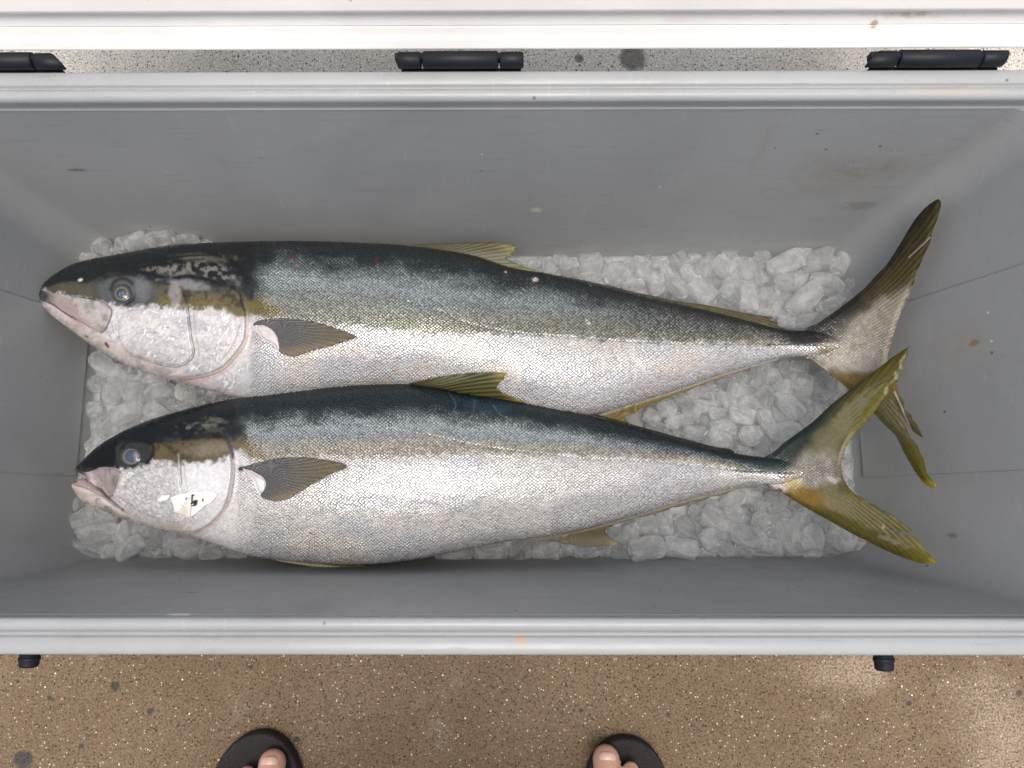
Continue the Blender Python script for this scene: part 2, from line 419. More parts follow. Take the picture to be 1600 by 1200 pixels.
Fs = [(i*4+j, i*4+(j+1) % 4, (i+1)*4+(j+1) % 4, (i+1)*4+j) for i in range(n-1) for j in range(4)]+[tuple(range(4*n-4, 4*n))]
bevel(link('lid_liner', pymesh('lid_liner', V, Fs), M_lid, lid, smooth=False), .0015, 3, 15)
V = [lidpt(lx0+.06, .06, -.05), lidpt(lx1-.06, .06, -.05), lidpt(lx1-.06, lh-.06, -.05), lidpt(lx0+.06, lh-.06, -.05)]
V += [lidpt(lx0+.07, .07, -.053), lidpt(lx1-.07, .07, -.053), lidpt(lx1-.07, lh-.07, -.053), lidpt(lx0+.07, lh-.07, -.053)]
link('lid_top', pymesh('lid_top', V, [(3, 2, 1, 0)[::1]]+[(4, 5, 6, 7)[::-1]]+[(0, 1, 5, 4), (1, 2, 6, 5), (2, 3, 7, 6), (3, 0, 4, 7)]), M_lid, lid, smooth=False)

# latch posts under the front rim
for (px, py, hw) in ((46, 1029, 14), (1381, 1034, 14)):
    zt = RZ-.02
    cx = at(px, py, zt)[0]; yo = YF-OFF0*KF-rimw
    ytip = at(px, py+14, zt)[1]
    r = px2m(zt, hw)
    p0 = link('latch_post', pymesh('latch_post', *(lambda: (
        [(cx+rr*math.cos(2*math.pi*j/24), yy, zt+rr*.9*math.sin(2*math.pi*j/24)) for yy, rr in
         ((yo+.004, r*1.3), (yo-.0012, r*1.3), (yo-.002, r*1.0), (ytip+.0022, r*.98), (ytip+.0006, r*.88), (ytip, r*.6)) for j in range(24)],
        [(i*24+j, (i+1)*24+j, (i+1)*24+(j+1) % 24, i*24+(j+1) % 24) for i in range(5) for j in range(24)]+[tuple(range(120, 144))]))()), M_black, cooler)
    link('collar', pymesh('collar', *(lambda: (
        [(cx+rr*math.cos(2*math.pi*j/24), yy, zt+rr*.9*math.sin(2*math.pi*j/24)) for yy, rr in
         ((yo-.005, r*.9), (yo-.0052, r*1.08), (yo-.0075, r*1.08), (yo-.0077, r*.9)) for j in range(24)],
        [(i*24+j, (i+1)*24+j, (i+1)*24+(j+1) % 24, i*24+(j+1) % 24) for i in range(3) for j in range(24)]))()), M_black, p0)

# ================================================================= FISH
def skin_material(name, seed, scale_px=4.2):
    t = NT(name)
    pg = t.n('Attribute'); pg.attribute_name = 'pigment'
    sc = t.n('Attribute'); sc.attribute_name = 'scaled'
    uv = t.n('UVMap'); uv.uv_map = 'rest'
    nzw = t.n('TexNoise', noise_dimensions='2D'); t.l(uv.outputs[0], nzw.inputs['Vector']); nzw.inputs['Scale'].default_value = 3; nzw.inputs['Detail'].default_value = 2
    wob = t.n('VectorMath', operation='MULTIPLY_ADD'); t.l(nzw.outputs['Color'], wob.inputs[0]); wob.inputs[1].default_value = (.06, .06, 0); t.l(uv.outputs[0], wob.inputs[2])
    m = t.map(wob.outputs[0], (1.0, 1.22, 1), (0, 0, R(45)), (seed, seed*.7, 0))
    v = t.vor(m, 100/scale_px, .36, 'F1', '2D')
    cell = t.n('SeparateColor'); t.l(v.outputs['Color'], cell.inputs[0])
    mfine = t.map(uv.outputs[0], (1, 1, 1)); nf = t.noise(mfine, 26, 5, .7, 0, '2D'); nm = t.noise(mfine, 5, 5, .65, .3, '2D')
    # silver flecks: how many scale cells are silvered
    thr = t.math('ADD', pg.outputs['Alpha'], t.math('MULTIPLY', t.math('SUBTRACT', nm, .5), .40))
    centre = t.ramp(v.outputs['Distance'], .62, .30)          # 1 at the scale's middle
    rr = t.math('SUBTRACT', t.math('MULTIPLY', thr, .82), v.outputs['Distance'])
    rr = t.math('ADD', rr, t.math('MULTIPLY', t.math('SUBTRACT', cell.outputs[0], .5), .24))
    rr = t.math('ADD', rr, t.math('MULTIPLY', t.math('SUBTRACT', nf, .5), .35))
    msk = t.ramp(rr, -.12, .16)
    msk = t.math('MULTIPLY', msk, t.ramp(pg.outputs['Alpha'], .0, .12))
    tint = t.mix(1.0, pg.outputs['Color'], (2.35, 2.35, 2.35), 'MULTIPLY')
    silver = t.mix(.55, t.mix(cell.outputs[1], (.17, .195, .20), (.46, .49, .495)), tint)
    lum = t.n('RGBToBW'); t.l(pg.outputs['Color'], lum.inputs[0]); silver = t.mix(t.ramp(lum.outputs[0], .33, .5), silver, pg.outputs['Color'])
    base = t.mix(msk, pg.outputs['Color'], silver)
    edge = t.math('MULTIPLY', t.math('SUBTRACT', 1, centre), t.math('MULTIPLY', sc.outputs['Fac'], t.ramp(nm, .3, .7, .30, .62)))
    base = t.mix(edge, base, t.mix(.80, base, (.05, .05, .048)))
    base = t.mix(t.math('MULTIPLY', cell.outputs[2], .25), base, t.mix(.62, base, (0, 0, 0)))
    t.l(base, t.p.inputs['Base Color'])
    t.l(t.math('ADD', t.math('MULTIPLY', msk, .45), .06), t.p.inputs['Metallic'])
    t.l(t.math('ADD', t.math('MULTIPLY', cell.outputs[1], .14), .24), t.p.inputs['Roughness'])
    t.l(t.math('ADD', t.math('MULTIPLY', msk, .40), .13), t.p.inputs['Specular IOR Level'])
    t.p.inputs['Coat Weight'].default_value = .09; t.p.inputs['Coat Roughness'].default_value = .10
    h = t.math('ADD', t.math('MULTIPLY', t.math('MULTIPLY', centre, sc.outputs['Fac']), 1.0), t.math('MULTIPLY', t.math('MULTIPLY', cell.outputs[0], sc.outputs['Fac']), .5))
    h = t.math('ADD', h, t.math('MULTIPLY', nf, .15)); h = t.math('ADD', h, t.math('MULTIPLY', nm, 1.2))
    t.bump(h, .0007, .8)
    return t.m
M_skin_a = skin_material('scaled_skin_upper', 3.0); M_skin_b = skin_material('scaled_skin_lower', 11.0)
def fin_material():
    t = NT('fin_membrane')
    pg = t.n('Attribute'); pg.attribute_name = 'pigment'; ry = t.n('Attribute'); ry.attribute_name = 'scaled'
    uv = t.n('UVMap'); uv.uv_map = 'rest'
    nz = t.noise(uv.outputs[0], 30, 5, .7, 0, '2D')
    t.l(t.mix(t.ramp(nz, .3, .75), t.mix(.35, pg.outputs['Color'], (.02, .018, .008)), pg.outputs['Color']), t.p.inputs['Base Color'])
    t.p.inputs['Roughness'].default_value = .4; t.p.inputs['Specular IOR Level'].default_value = .2
    t.bump(t.math('ADD', t.math('MULTIPLY', ry.outputs['Fac'], 1.0), t.math('MULTIPLY', nz, .35)), .0008, .8)
    return t.m
M_fin = fin_material()

class Fish: pass
def mixc(a, b, k):
    k = np.clip(k, 0, 1)[..., None]; return a*(1-k)+np.asarray(b)*k

def make_body(fs, name, x0, x1, nx, nt, top, bot, paint, parent, mat, zfun=None, thf=None, scaled=None):
    """closed body loft; the upper (camera) side dense, every vertex knows its rest pixel"""
    u = np.linspace(0, 1, nx); xs = x0+(x1-x0)*(u+.0*np.sin(u))
    # denser at the very front
    xs = x0+(x1-x0)*(u**1.12)
    th = np.concatenate([np.linspace(0, math.pi, nt), np.linspace(math.pi, 2*math.pi, 34)[1:-1]])
    tt, bb = top(xs), bot(xs); mid = (tt+bb)/2; hf = (bb-tt)/2
    t = -np.cos(th); s = np.sin(th)
    PX = np.broadcast_to(xs[:, None], (nx, len(th))).copy(); PY = mid[:, None]+hf[:, None]*t[None, :]
    Z0 = fs.zc(xs)[:, None]; TH = fs.th(xs)[:, None]
    up = s > 0
    z = Z0+TH*np.sign(s)*np.abs(s)**.9
    PYs = np.where(s[None, :] < -1e-6, mid[:, None]+hf[:, None]*t[None, :]*.985, PY)
    V = at(PX, PYs, np.where(up[None, :], z, Z0))
    V[..., 2] = z
    if fs.relief is not None: V[..., 2] += np.where(up[None, :], fs.relief(PX, PY), 0)
    V = V.reshape(-1, 3); n = len(th)
    Fq = grid_quads(nx, n, True)[:, ::-1]
    col = paint(PX, PY).reshape(-1, 4); scd = (scaled(PX, PY) if scaled else np.ones(PX.shape)).ravel()
    uv = np.stack([PX.ravel()/100, (PY.ravel()+np.where(up[None, :], 0, 300)*np.ones(PX.shape).ravel().reshape(PX.shape)).ravel()/100 if False else PY.ravel()/100], -1)
    # end caps
    V = np.vstack([V, V[:n].mean(0), V[-n:].mean(0)]); col = np.vstack([col, col[:n].mean(0), col[-n:].mean(0)])
    scd = np.append(scd, [0, 0]); uv = np.vstack([uv, uv[:n].mean(0), uv[-n:].mean(0)])
    j = np.arange(n); c0 = len(V)-2; c1 = c0+1
    caps = np.concatenate([np.stack([np.full(n, c0), j, (j+1) % n, (j+1) % n], -1), np.stack([np.full(n, c1), (nx-1)*n+(j+1) % n, (nx-1)*n+j, (nx-1)*n+j], -1)])
    # caps as degenerate-free tris in a second pass: use quads split over pairs
    half = n//2*2
    q0 = np.stack([np.full(half//2, c0), j[:half:2], (j[:half:2]+1) % n, (j[:half:2]+2) % n], -1)[:, ::-1]
    q1 = np.stack([np.full(half//2, c1), (nx-1)*n+j[:half:2], (nx-1)*n+(j[:half:2]+1) % n, (nx-1)*n+(j[:half:2]+2) % n], -1)
    Fq = np.concatenate([Fq, q0[:, ::-1], q1[:, ::-1]])
    me = npmesh(name, V, Fq, {'pigment': col}, uv, {'scaled': scd})
    return link(name, me, mat, parent)

def surf(fs, px, py):
    """height of the body's upper skin at a pixel"""
    tt, bb = fs.top(px), fs.bot(px); mid = (tt+bb)/2; hf = (bb-tt)/2
    t = np.clip((py-mid)/hf, -1, 1)
    return fs.zc(px)+fs.th(px)*np.sqrt(np.maximum(1-t*t, 0))**.9

def sheet(name, poly, zf, thick, paint, parent, mat, step=1.25, scaled=None, smoothn=4, taper=3.0, edge=0.0, closed=True, jag=0.0, polys=None):
    """solid sheet cut to a pixel outline: zf(px,py) is its middle height, thick its thickness (m)"""
    outs = [smooth_poly(p, smoothn) if smoothn else np.array(p, float) for p in (polys or [poly])]
    allp = np.vstack(outs); x0, y0 = allp.min(0)-1; x1, y1 = allp.max(0)+1
    gx = np.arange(x0, x1+step, step); gy = np.arange(y0, y1+step, step)
    cxm, cym = np.meshgrid(gx[:-1]+step/2, gy[:-1]+step/2, indexing='ij')
    ins = np.zeros(cxm.shape, bool)
    for p in outs: ins |= inside(cxm, cym, p)
    nx, ny = len(gx), len(gy)
    VX, VY = np.meshgrid(gx, gy, indexing='ij')
    cnt = np.zeros((nx, ny), int)
    for a, b in ((0, 0), (1, 0), (0, 1), (1, 1)): cnt[a:nx-1+a, b:ny-1+b] += ins
    used = cnt > 0; bnd = used & (cnt < 4)
    idx = np.full((nx, ny), -1); idx[used] = np.arange(used.sum())
    px = VX[used].copy(); py = VY[used].copy()
    D = np.full(px.shape, 1e9); BX = px.copy(); BY = py.copy()
    for p in outs:
        d, bx, by = segdist(px, py, p, True); k = d < D
        D = np.where(k, d, D); BX = np.where(k, bx, BX); BY = np.where(k, by, BY)
    b = bnd[used] & (D < step*1.2)
    px = np.where(b, BX, px); py = np.where(b, BY, py); D = np.where(b, 0, D)
    if jag:
        nzv = fbm(px*.35, py*.35, 2)-.5
    prof = sstep(0, taper, D)
    zm = zf(px, py)
    hz = thick*.5*(.12+.88*prof)
    top = at(px, py, zm+hz-edge*(1-prof)); bt = at(px, py, zm); bt[:, 2] = zm-hz*1.0-edge*(1-prof)*.0
    col = paint(px, py); sc_ = scaled(px, py) if scaled else np.zeros(px.shape)
    i, j = np.nonzero(ins); q = np.stack([idx[i, j], idx[i+1, j], idx[i+1, j+1], idx[i, j+1]], -1); N = used.sum()
    Ftop = q[:, ::-1]; Fbot = q+N
    # rim walls
    E = {}
    e = np.concatenate([q[:, [0, 1]], q[:, [1, 2]], q[:, [2, 3]], q[:, [3, 0]]])
    key = np.minimum(e[:, 0], e[:, 1]).astype(np.int64)*N+np.maximum(e[:, 0], e[:, 1])
    uq, inv, c = np.unique(key, return_inverse=True, return_counts=True)
    be = e[c[inv] == 1]
    Fw = np.stack([be[:, 0], be[:, 1], be[:, 1]+N, be[:, 0]+N], -1)
    V = np.vstack([top, bt]); A = np.vstack([col, col]); sc2 = np.concatenate([sc_, sc_]); uv = np.stack([px, py], -1)/100; uv = np.vstack([uv, uv])
    me = npmesh(name, V, np.concatenate([Ftop, Fbot, Fw]), {'pigment': A}, uv, {'scaled': sc2})
    return link(name, me, mat, parent)

def rays(ox, oy, nper, px, py, bend=0.0):
    a = np.arctan2(py-oy, px-ox); r = np.hypot(px-ox, py-oy)
    return .5+.5*np.sin((a+bend*r/200)*nper+3*fbm(px/60, py/60, 2))
def line(px, py, pts, wd, n=4):
    d, _, _ = segdist(px, py, smooth_poly(pts, n, False)); return np.exp(-(d/wd)**2)
def blob(px, py, cx, cy, rx, ry, rot=0, soft=.35, wob=.3, sc=9):
    a = R(rot); dx, dy = px-cx, py-cy; X = dx*math.cos(a)+dy*math.sin(a); Y = -dx*math.sin(a)+dy*math.cos(a)
    d = np.hypot(X/rx, Y/ry)+wob*(fbm(px/sc+cx, py/sc+cy, 3)-.5)*2
    return 1-sstep(1-soft, 1+soft, d)
def stack4(c, s): return np.concatenate([c, np.clip(s, 0, 1)[..., None]], -1)
WHITE = np.array([.53, .532, .53]); DARK = np.array([.010, .015, .018])

# ---------------------------------------------------------------- upper fish
A = Fish()
A.top = curve([(61, 457), (66, 446), (75, 436), (90, 425), (110, 414), (140, 405), (180, 398), (220, 390), (260, 384), (310, 380), (360, 378), (420, 376.5), (490, 376.5), (560, 379), (620, 382),
               (680, 389), (740, 399), (800, 418), (860, 428), (920, 441), (980, 456), (1040, 470), (1100, 484), (1160, 499), (1210, 512), (1240, 516), (1262, 516), (1290, 522), (1314, 534)])
A.bot = curve([(61, 463), (66, 476), (75, 487), (100, 508), (130, 530), (165, 554), (200, 571), (240, 586), (280, 597), (320, 608), (372, 622), (400, 627), (440, 626), (480, 621), (540, 613), (600, 610), (650, 611), (690, 617), (740, 625), (792, 634), (850, 645),
               (890, 650), (932, 648), (985, 632), (1040, 615), (1085, 600), (1130, 584), (1180, 570), (1215, 560), (1240, 557), (1262, 556), (1290, 552), (1314, 543)])
A.zc = curve([(60, .088), (300, .080), (900, .078), (1100, .078), (1240, .076), (1300, .084), (1380, .110), (1470, .166)])
A.th = curve([(60, .004), (72, .012), (100, .020), (150, .031), (220, .040), (320, .048), (450, .053), (600, .053), (800, .045), (950, .034), (1100, .022), (1200, .0125), (1250, .0085), (1300, .0040), (1320, .0012)])
A.wb = curve([(61, 452), (90, 458), (111, 465), (148, 468), (162, 472), (186, 480), (216, 480), (246, 478), (277, 480), (294, 482), (349, 485), (364, 494), (380, 498), (400, 494), (410, 497), (440, 500),
              (500, 508), (560, 513), (640, 522), (720, 524), (780, 524), (880, 528), (960, 533), (1060, 537), (1150, 539), (1240, 541), (1340, 538)])
A_LAT = [(396, 428), (460, 430), (550, 437), (595, 457), (640, 472), (685, 485), (724, 503), (775, 515), (820, 522), (880, 526), (1040, 537), (1250, 538), (1330, 541)]
A_PRE = [(284, 448), (292, 466), (296, 498), (300, 529), (304, 549), (298, 563), (284, 572), (263, 573), (234, 566), (204, 556)]
A_OPE = [(330, 402), (352, 412), (368, 430), (377, 450), (379, 472), (385, 490), (386, 515), (381, 536), (367, 556), (346, 577), (316, 588), (279, 593)]
A_MAX = [(111, 465), (137, 467.5), (158, 472), (171, 480), (174, 487), (171, 500), (166, 513), (158, 520.5), (149, 517), (130, 500), (118, 482)]
A_EYE = (190, 458.6)
def a_relief(px, py):
    z = -.0011*line(px, py, [(64, 458), (75, 470), (85, 479), (102, 491), (129, 505), (150, 519)], 1.7)
    z += -.0008*line(px, py, [(392, 450), (388, 480), (392, 515), (386, 545), (368, 570), (340, 590), (300, 601)], 3.2)
    ex = np.hypot((px-195)/44, (py-455)/24); z += -.0016*np.exp(-(ex/.8)**4)
    z += .0009*(fbm(px/45, py/22, 3)-.5)*sstep(380, 460, px)
    z += -.0004*line(px, py, A_LAT, 1.6)
    z += -.0006*line(px, py, [(200, 412), (255, 404), (300, 399), (340, 398)], 1.5)-.0005*line(px, py, [(205, 419), (262, 410), (318, 404)], 1.4)
    return z*sstep(0, 12, py-A.top(px))*sstep(0, 12, A.bot(px)-py)
A.relief = a_relief
def a_paint(px, py):
    tp, bt, wb = A.top(px), A.bot(px), A.wb(px)
    n1 = fbm(px/26, py/14, 4)-.5; n2 = fbm(px/7+9, py/7, 3)-.5; n3 = fbm(px/60+4, py/34+8, 3)-.5
    ragged = n2*9+n1*5
    d = py-wb+ragged                               # >0 white flank
    h = np.clip((py-tp)/np.maximum(wb-tp, 1), 0, 1)
    body = sstep(380, 425, px+n1*20+(py-440)*.12)
    # back colours
    back = np.array([.016, .024, .028]); midc = np.array([.048, .062, .062]); ol = np.array([.095, .090, .045]); gb = np.array([.105, .110, .085])
    c = mixc(np.broadcast_to(back, px.shape+(3,)), midc, sstep(.12, .55, h+n1*.4))
    c = mixc(c, gb, sstep(.5, .75, h+n1*.3)*.6)
    c = mixc(c, [.155, .185, .20], .9*np.exp(-((h-.46+n1*.2)/.13)**2)*sstep(392, 415, px)*(1-sstep(560, 820, px)*.5)*(1-sstep(900, 1050, px)))  # bright blue-grey band: mostly a sky reflection painted in, partly own pigment
    stripe = np.exp(-((py-(wb-16))/15.0)**2)*sstep(385, 430, px)*(.55+.45*sstep(560, 640, px))
    c = mixc(c, ol, stripe*(.8+n1))
    rear = sstep(820, 1060, px)
    s = .04+.40*sstep(.08, .36, h+n1*.35)*sstep(380, 430, px)+.34*sstep(.36, .50, h+n1*.3)*(1-.75*rear)+.25*sstep(.78, .95, h+n2*.3)*rear
    s -= .16*stripe*sstep(520, 640, px)*(1-rear)
    s = (s+n3*.2)*.95
    c = mixc(c, [.030, .034, .032], .75*rear*(1-sstep(.70, .95, h+n1*.4)))
    c = mixc(c, [.20, .16, .07], .55*np.exp(-((h-.82)/.16)**2)*sstep(1090, 1190, px)*(1-sstep(1215, 1245, px)))
    # head: almost black above, olive bar behind the eye
    hd = 1-body
    hc = np.broadcast_to(np.array([.014, .017, .019]), px.shape+(3,))
    hc = mixc(hc, [.060, .064, .062], sstep(.42, .75, h+n1*.9)*.9)
    hc = mixc(hc, [.100, .090, .054], sstep(.60, .80, h+n1*.35)*sstep(228, 262, px)*(1-.0*px))
    hc = mixc(hc, [.17, .132, .035], .7*np.exp(-((py-(wb-9))/8.0)**2)*sstep(236, 262, px)*(.6+n2*2))
    hc = mixc(hc, [.035, .034, .024], .85*sstep(-.06, .14, n2+n1*.5)*sstep(228, 262, px)*(1-sstep(.80, 1.0, h))*sstep(.5, .62, h))
    hc = mixc(hc, [.085, .080, .045], .9*blob(px, py, 122, 453, 42, 9, 8, .4, .8)*(.45+sstep(-.1, .15, n2)*.55))
    hc = mixc(hc, [.155, .152, .142], blob(px, py, 262, 424, 38, 9, -4, .6, .9, 7)*sstep(-.06, .16, n2+.05)*1.0)
    hc = mixc(hc, [.165, .165, .155], blob(px, py, 332, 424, 38, 14, 14, .6, .8, 7)*sstep(-.08, .18, n2)*.95)
    hc = mixc(hc, [.13, .13, .10], blob(px, py, 322, 402, 40, 6, 2, .6, .6, 8)*.7)
    hc = mixc(hc, [.21, .215, .235], .75*blob(px, py, 296, 444, 26, 7, 12, .5, .5))
    hc = mixc(hc, [.235, .215, .22], .85*blob(px, py, 273, 461, 9, 26, -3, .4, .35, 12))
    hc = mixc(hc, [.010, .013, .018], .95*line(px, py, [(215, 424), (262, 434), (300, 432), (335, 440), (366, 449)], 3.6)*(.5+n2*2.0+.5))
    hc = mixc(hc, [.008, .010, .013], .95*line(px, py, [(322, 393), (352, 402), (374, 420), (386, 445), (392, 463)], 6.5)*(.75+n2*1.5))
    hc = mixc(hc, [.010, .012, .014], .9*line(px, py, [(150, 416), (205, 412), (255, 404), (300, 399), (340, 398)], 1.6))
    hc = mixc(hc, [.010, .012, .014], .8*line(px, py, [(205, 420), (262, 410), (318, 404)], 1.3))
    hc = mixc(hc, [.015, .018, .02], .9*(1-sstep(8, 20, py-tp)))
    c = mixc(c, hc, hd); s = s*body+hd*.0
    c = mixc(c, [.14, .11, .032], .85*blob(px, py, 414, 484, 32, 13, 24, .45, .6, 8)); s = s-.4*blob(px, py, 412, 484, 30, 13, 24)
    c = mixc(c, [.02, .024, .032], .9*blob(px, py, 387, 455, 7, 15, -18, .5, .5))
    # eye socket
    sk = 1-sstep(.82, 1.08, np.hypot((px-197)/46, (py-455)/(25-(px-197)*.03))+n2*.1)
    sk *= (py > 432)
    c = mixc(c, [.075, .086, .092], sk*.96); s = s*(1-sk)
    c = mixc(c, [.02, .022, .024], .95*line(px, py, [(172, 452), (178, 440), (190, 435), (202, 439), (210, 452), (208, 466), (198, 475)], 3.0))
    c = mixc(c, [.15, .16, .17], .6*blob(px, py, 220, 452, 13, 17, 0, .5, .3))
    # white flank
    white = np.broadcast_to(WHITE, px.shape+(3,))
    white = mixc(white, [.60, .56, .50], .5*sstep(.02, .25, n3)); white = mixc(white, [.30, .315, .34], .62*sstep(-.03, .20, -n3+n1*.4))
    white = mixc(white, [.52, .36, .24], .30*sstep(.12, .32, n2+n3*.8)*sstep(420, 500, px))
    white = mixc(white, [.30, .30, .32], .62*sstep(0, 1, (py-(wb+(bt-wb)*.42))/60+n1)*sstep(860, 1010, px)*(1-sstep(1120, 1230, px)))  # rear lower belly greyed: shading put into the skin colour
    white = mixc(white, [.40, .40, .40], .55*sstep(.02, .25, n1+n2*.5)*hd)
    white = mixc(white, [.60, .50, .47], .55*sstep(10, 0, bt-py-6)*hd)
    st = fbm((px+py*.5)/2.6, (py-px*.35)/6.5, 3)-.5; st2 = fbm(px/11+3, py/8, 4)-.5
    white = mixc(white, [.27, .285, .31], hd*np.clip(.40+st*2.2+st2*2.2, 0, .9)*(.7+.3*sstep(.25, .6, (py-wb)/np.maximum(bt-wb, 1)+st2)))
    white = mixc(white, [.70, .72, .74], hd*.8*sstep(.10, .26, st+st2*.6))
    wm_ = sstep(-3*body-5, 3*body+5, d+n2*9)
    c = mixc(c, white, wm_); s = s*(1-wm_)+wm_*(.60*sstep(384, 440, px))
    # lateral line
    c = mixc(c, [.035, .04, .035], .65*line(px, py, A_LAT, 1.1)*(.75+n2))
    # mouth, lips
    lip = inside(px, py, [(58, 452), (100, 462), (130, 480), (155, 519), (128, 506), (100, 490), (84, 478), (60, 468)])
    c = np.where(lip[..., None], mixc(np.broadcast_to([.30, .255, .25], c.shape), [.075, .08, .09], (1-sstep(68, 96, px))*.85+.3*n2), c); s = np.where(lip, .0, s)
    jaw = inside(px, py, [(56, 466), (84, 479), (102, 492), (129, 506), (152, 521), (200, 545), (262, 574), (320, 600), (260, 604), (160, 560), (56, 490)])
    jc = mixc(np.broadcast_to([.46, .41, .385], c.shape), [.30, .28, .275], sstep(-.1, .25, n1+n2))
    c = np.where(jaw[..., None], mixc(c, jc, np.full(px.shape, .8)), c); s = np.where(jaw, .05, s)
    c = mixc(c, [.27, .13, .115], .55*line(px, py, [(100, 489), (116, 500), (132, 507), (150, 519)], 1.6))
    c = mixc(c, [.05, .045, .045], .85*line(px, py, [(76, 472), (85, 478), (102, 489.5), (118, 499)], 1.0))
    c = mixc(c, [.035, .038, .045], .8*blob(px, py, 66, 463, 9, 9))
    c = mixc(c, [.10, .008, .010], line(px, py, [(165.5, 537), (168.5, 541)], 2.6)); c = mixc(c, [.5, .45, .43], .7*(line(px, py, [(168, 539), (168, 539.5)], 5.5)-line(px, py, [(166, 537), (168.5, 541)], 3.4)))
    c = mixc(c, [.08, .02, .02], .8*line(px, py, [(134, 525), (137, 527)], 1.4))
    c = mixc(c, [.62, .60, .52], line(px, py, [(124, 438), (127, 437)], 2.0))
    # plate creases
    c = mixc(c, [.055, .055, .06], .8*line(px, py, A_PRE, .9)); c = mixc(c, [.50, .44, .41], .55*line(px, py, [(x+2.5, y+2.2) for x, y in A_PRE[3:]], 1.6))
    c = mixc(c, [.42, .33, .30], .75*line(px, py, A_OPE[5:], 3.0)); c = mixc(c, [.16, .12, .10], .7*line(px, py, [(x+2.8, y+1.2) for x, y in A_OPE[4:]], 1.1))
    c = mixc(c, [.06, .06, .055], .85*line(px, py, [(379, 458), (381, 476), (384, 492)], 1.5))
    c = mixc(c, [.50, .42, .39], .7*line(px, py, [(384, 500), (391, 515), (387, 538), (372, 562), (348, 583), (318, 594), (284, 598)], 2.2))
    c = mixc(c, [.12, .11, .105], .55*line(px, py, [(378, 498), (373, 516), (366, 535), (352, 556), (340, 568)], .9))
    c = mixc(c, [.40, .36, .34], .5*line(px, py, [(302, 558), (320, 566), (336, 574)], 1.2))
    c = mixc(c, [.04, .045, .045], .9*line(px, py, [(112, 464.5), (137, 466.5), (158, 471), (171, 479), (175, 487), (172, 500), (166, 514), (158, 521)], .9))
    c = mixc(c, [.66, .66, .66], .55*blob(px, py, 400, 508, 14, 9, 20)*body)
    for q in ((452, 402), (589, 405)): c = mixc(c, [.12, .022, .018], .75*blob(px, py, q[0], q[1], 4.5, 2.6, -55, .5, .6, 5))
    for q, r in (((836, 437), 4.5), ((790, 425), 2.0), ((920, 505), 2.2), ((916, 500), 1.6), ((923, 446), 2)): c = mixc(c, [.62, .56, .52], .95*blob(px, py, q[0], q[1], r, r*.8, 0, .4, .7, 3))
    for q in ((262, 512), (585, 551), (428, 560), (700, 604), (505, 596)): c = mixc(c, [.05, .05, .05], .85*blob(px, py, q[0], q[1], 1.3, 1.1))
    # very edge of the back
    c = mixc(c, [.008, .010, .012], .9*(1-sstep(2, 11, py-tp))*(px < 1250))
    # peduncle and tail root
    k = sstep(1205, 1245, px)
    kt = sstep(1262, 1292, px)
    dk = mixc(np.broadcast_to([.010, .012, .014], c.shape), [.10, .10, .095], sstep(1290, 1335, px+n1*30))
    upper = (py < 538)
    c = np.where((upper & (px > 1200))[..., None], mixc(c, dk, k*.93), c); s = np.where(upper, s*(1-k*.9), s)
    c = mixc(c, [.27, .22, .14], .75*sstep(1262, 1300, px)*sstep(538, 548, py)+0*px)
    c = mixc(c, [.40, .38, .33], .35*sstep(1290, 1340, px)*sstep(505, 530, py+n1*20))
    c = mixc(c, [.025, .025, .022], .8*line(px, py, [(1180, 538), (1250, 539), (1320, 541)], 1.4)*sstep(1170, 1210, px))
    s = s*(1-.35*sstep(1230, 1300, px))
    tc = a_tail_paint(px, py); c = mixc(c, tc[..., :3], kt); s = s*(1-kt)+tc[..., 3]*kt
    return stack4(c, s)
def a_scaled(px, py): return np.clip(sstep(390, 405, px+(py-470)*.05)*(1-.85*sstep(1180, 1240, px)*(py < 538))+.07, 0, 1)*(1-.6*inside(px, py, [(56, 466), (150, 521), (320, 606), (160, 566)]))
OLG = np.array([.115, .100, .020]); YEL = np.array([.28, .225, .04]); BRN = np.array([.085, .070, .030])
A_TAIL_UP = [(1256, 516), (1272, 508), (1290, 497), (1320, 475), (1350, 451), (1371, 428), (1385, 414), (1402, 388), (1413, 370), (1428, 345), (1445, 325), (1461, 313), (1467, 311.5), (1470.5, 317), (1469, 330), (1464, 345),
             (1456, 366), (1455, 376), (1447, 392), (1440, 408), (1436, 418), (1432, 426), (1429, 441), (1423, 452), (1417, 470), (1410, 482), (1404, 497), (1400, 510), (1396, 522), (1393, 535), (1388, 550), (1386, 562), (1386, 572)]
A_TAIL_LO = [(1388, 585), (1396, 592), (1402, 605), (1405, 618), (1413, 628), (1414, 640), (1424, 648), (1426, 656), (1434, 664), (1442, 682), (1443, 684), (1432, 678), (1420, 667), (1412, 654), (1404, 640), (1398, 628), (1402, 636), (1410, 655), (1418, 672), (1424, 684),
             (1434, 696), (1438, 708), (1443, 716), (1446, 728), (1449, 740), (1457, 750), (1463.5, 760), (1458, 763), (1446, 757), (1436, 746), (1422, 724), (1410, 702), (1399, 680), (1382, 664), (1366, 646), (1345, 626), (1327, 609), (1306, 592), (1288, 577), (1268, 562), (1254, 556)]
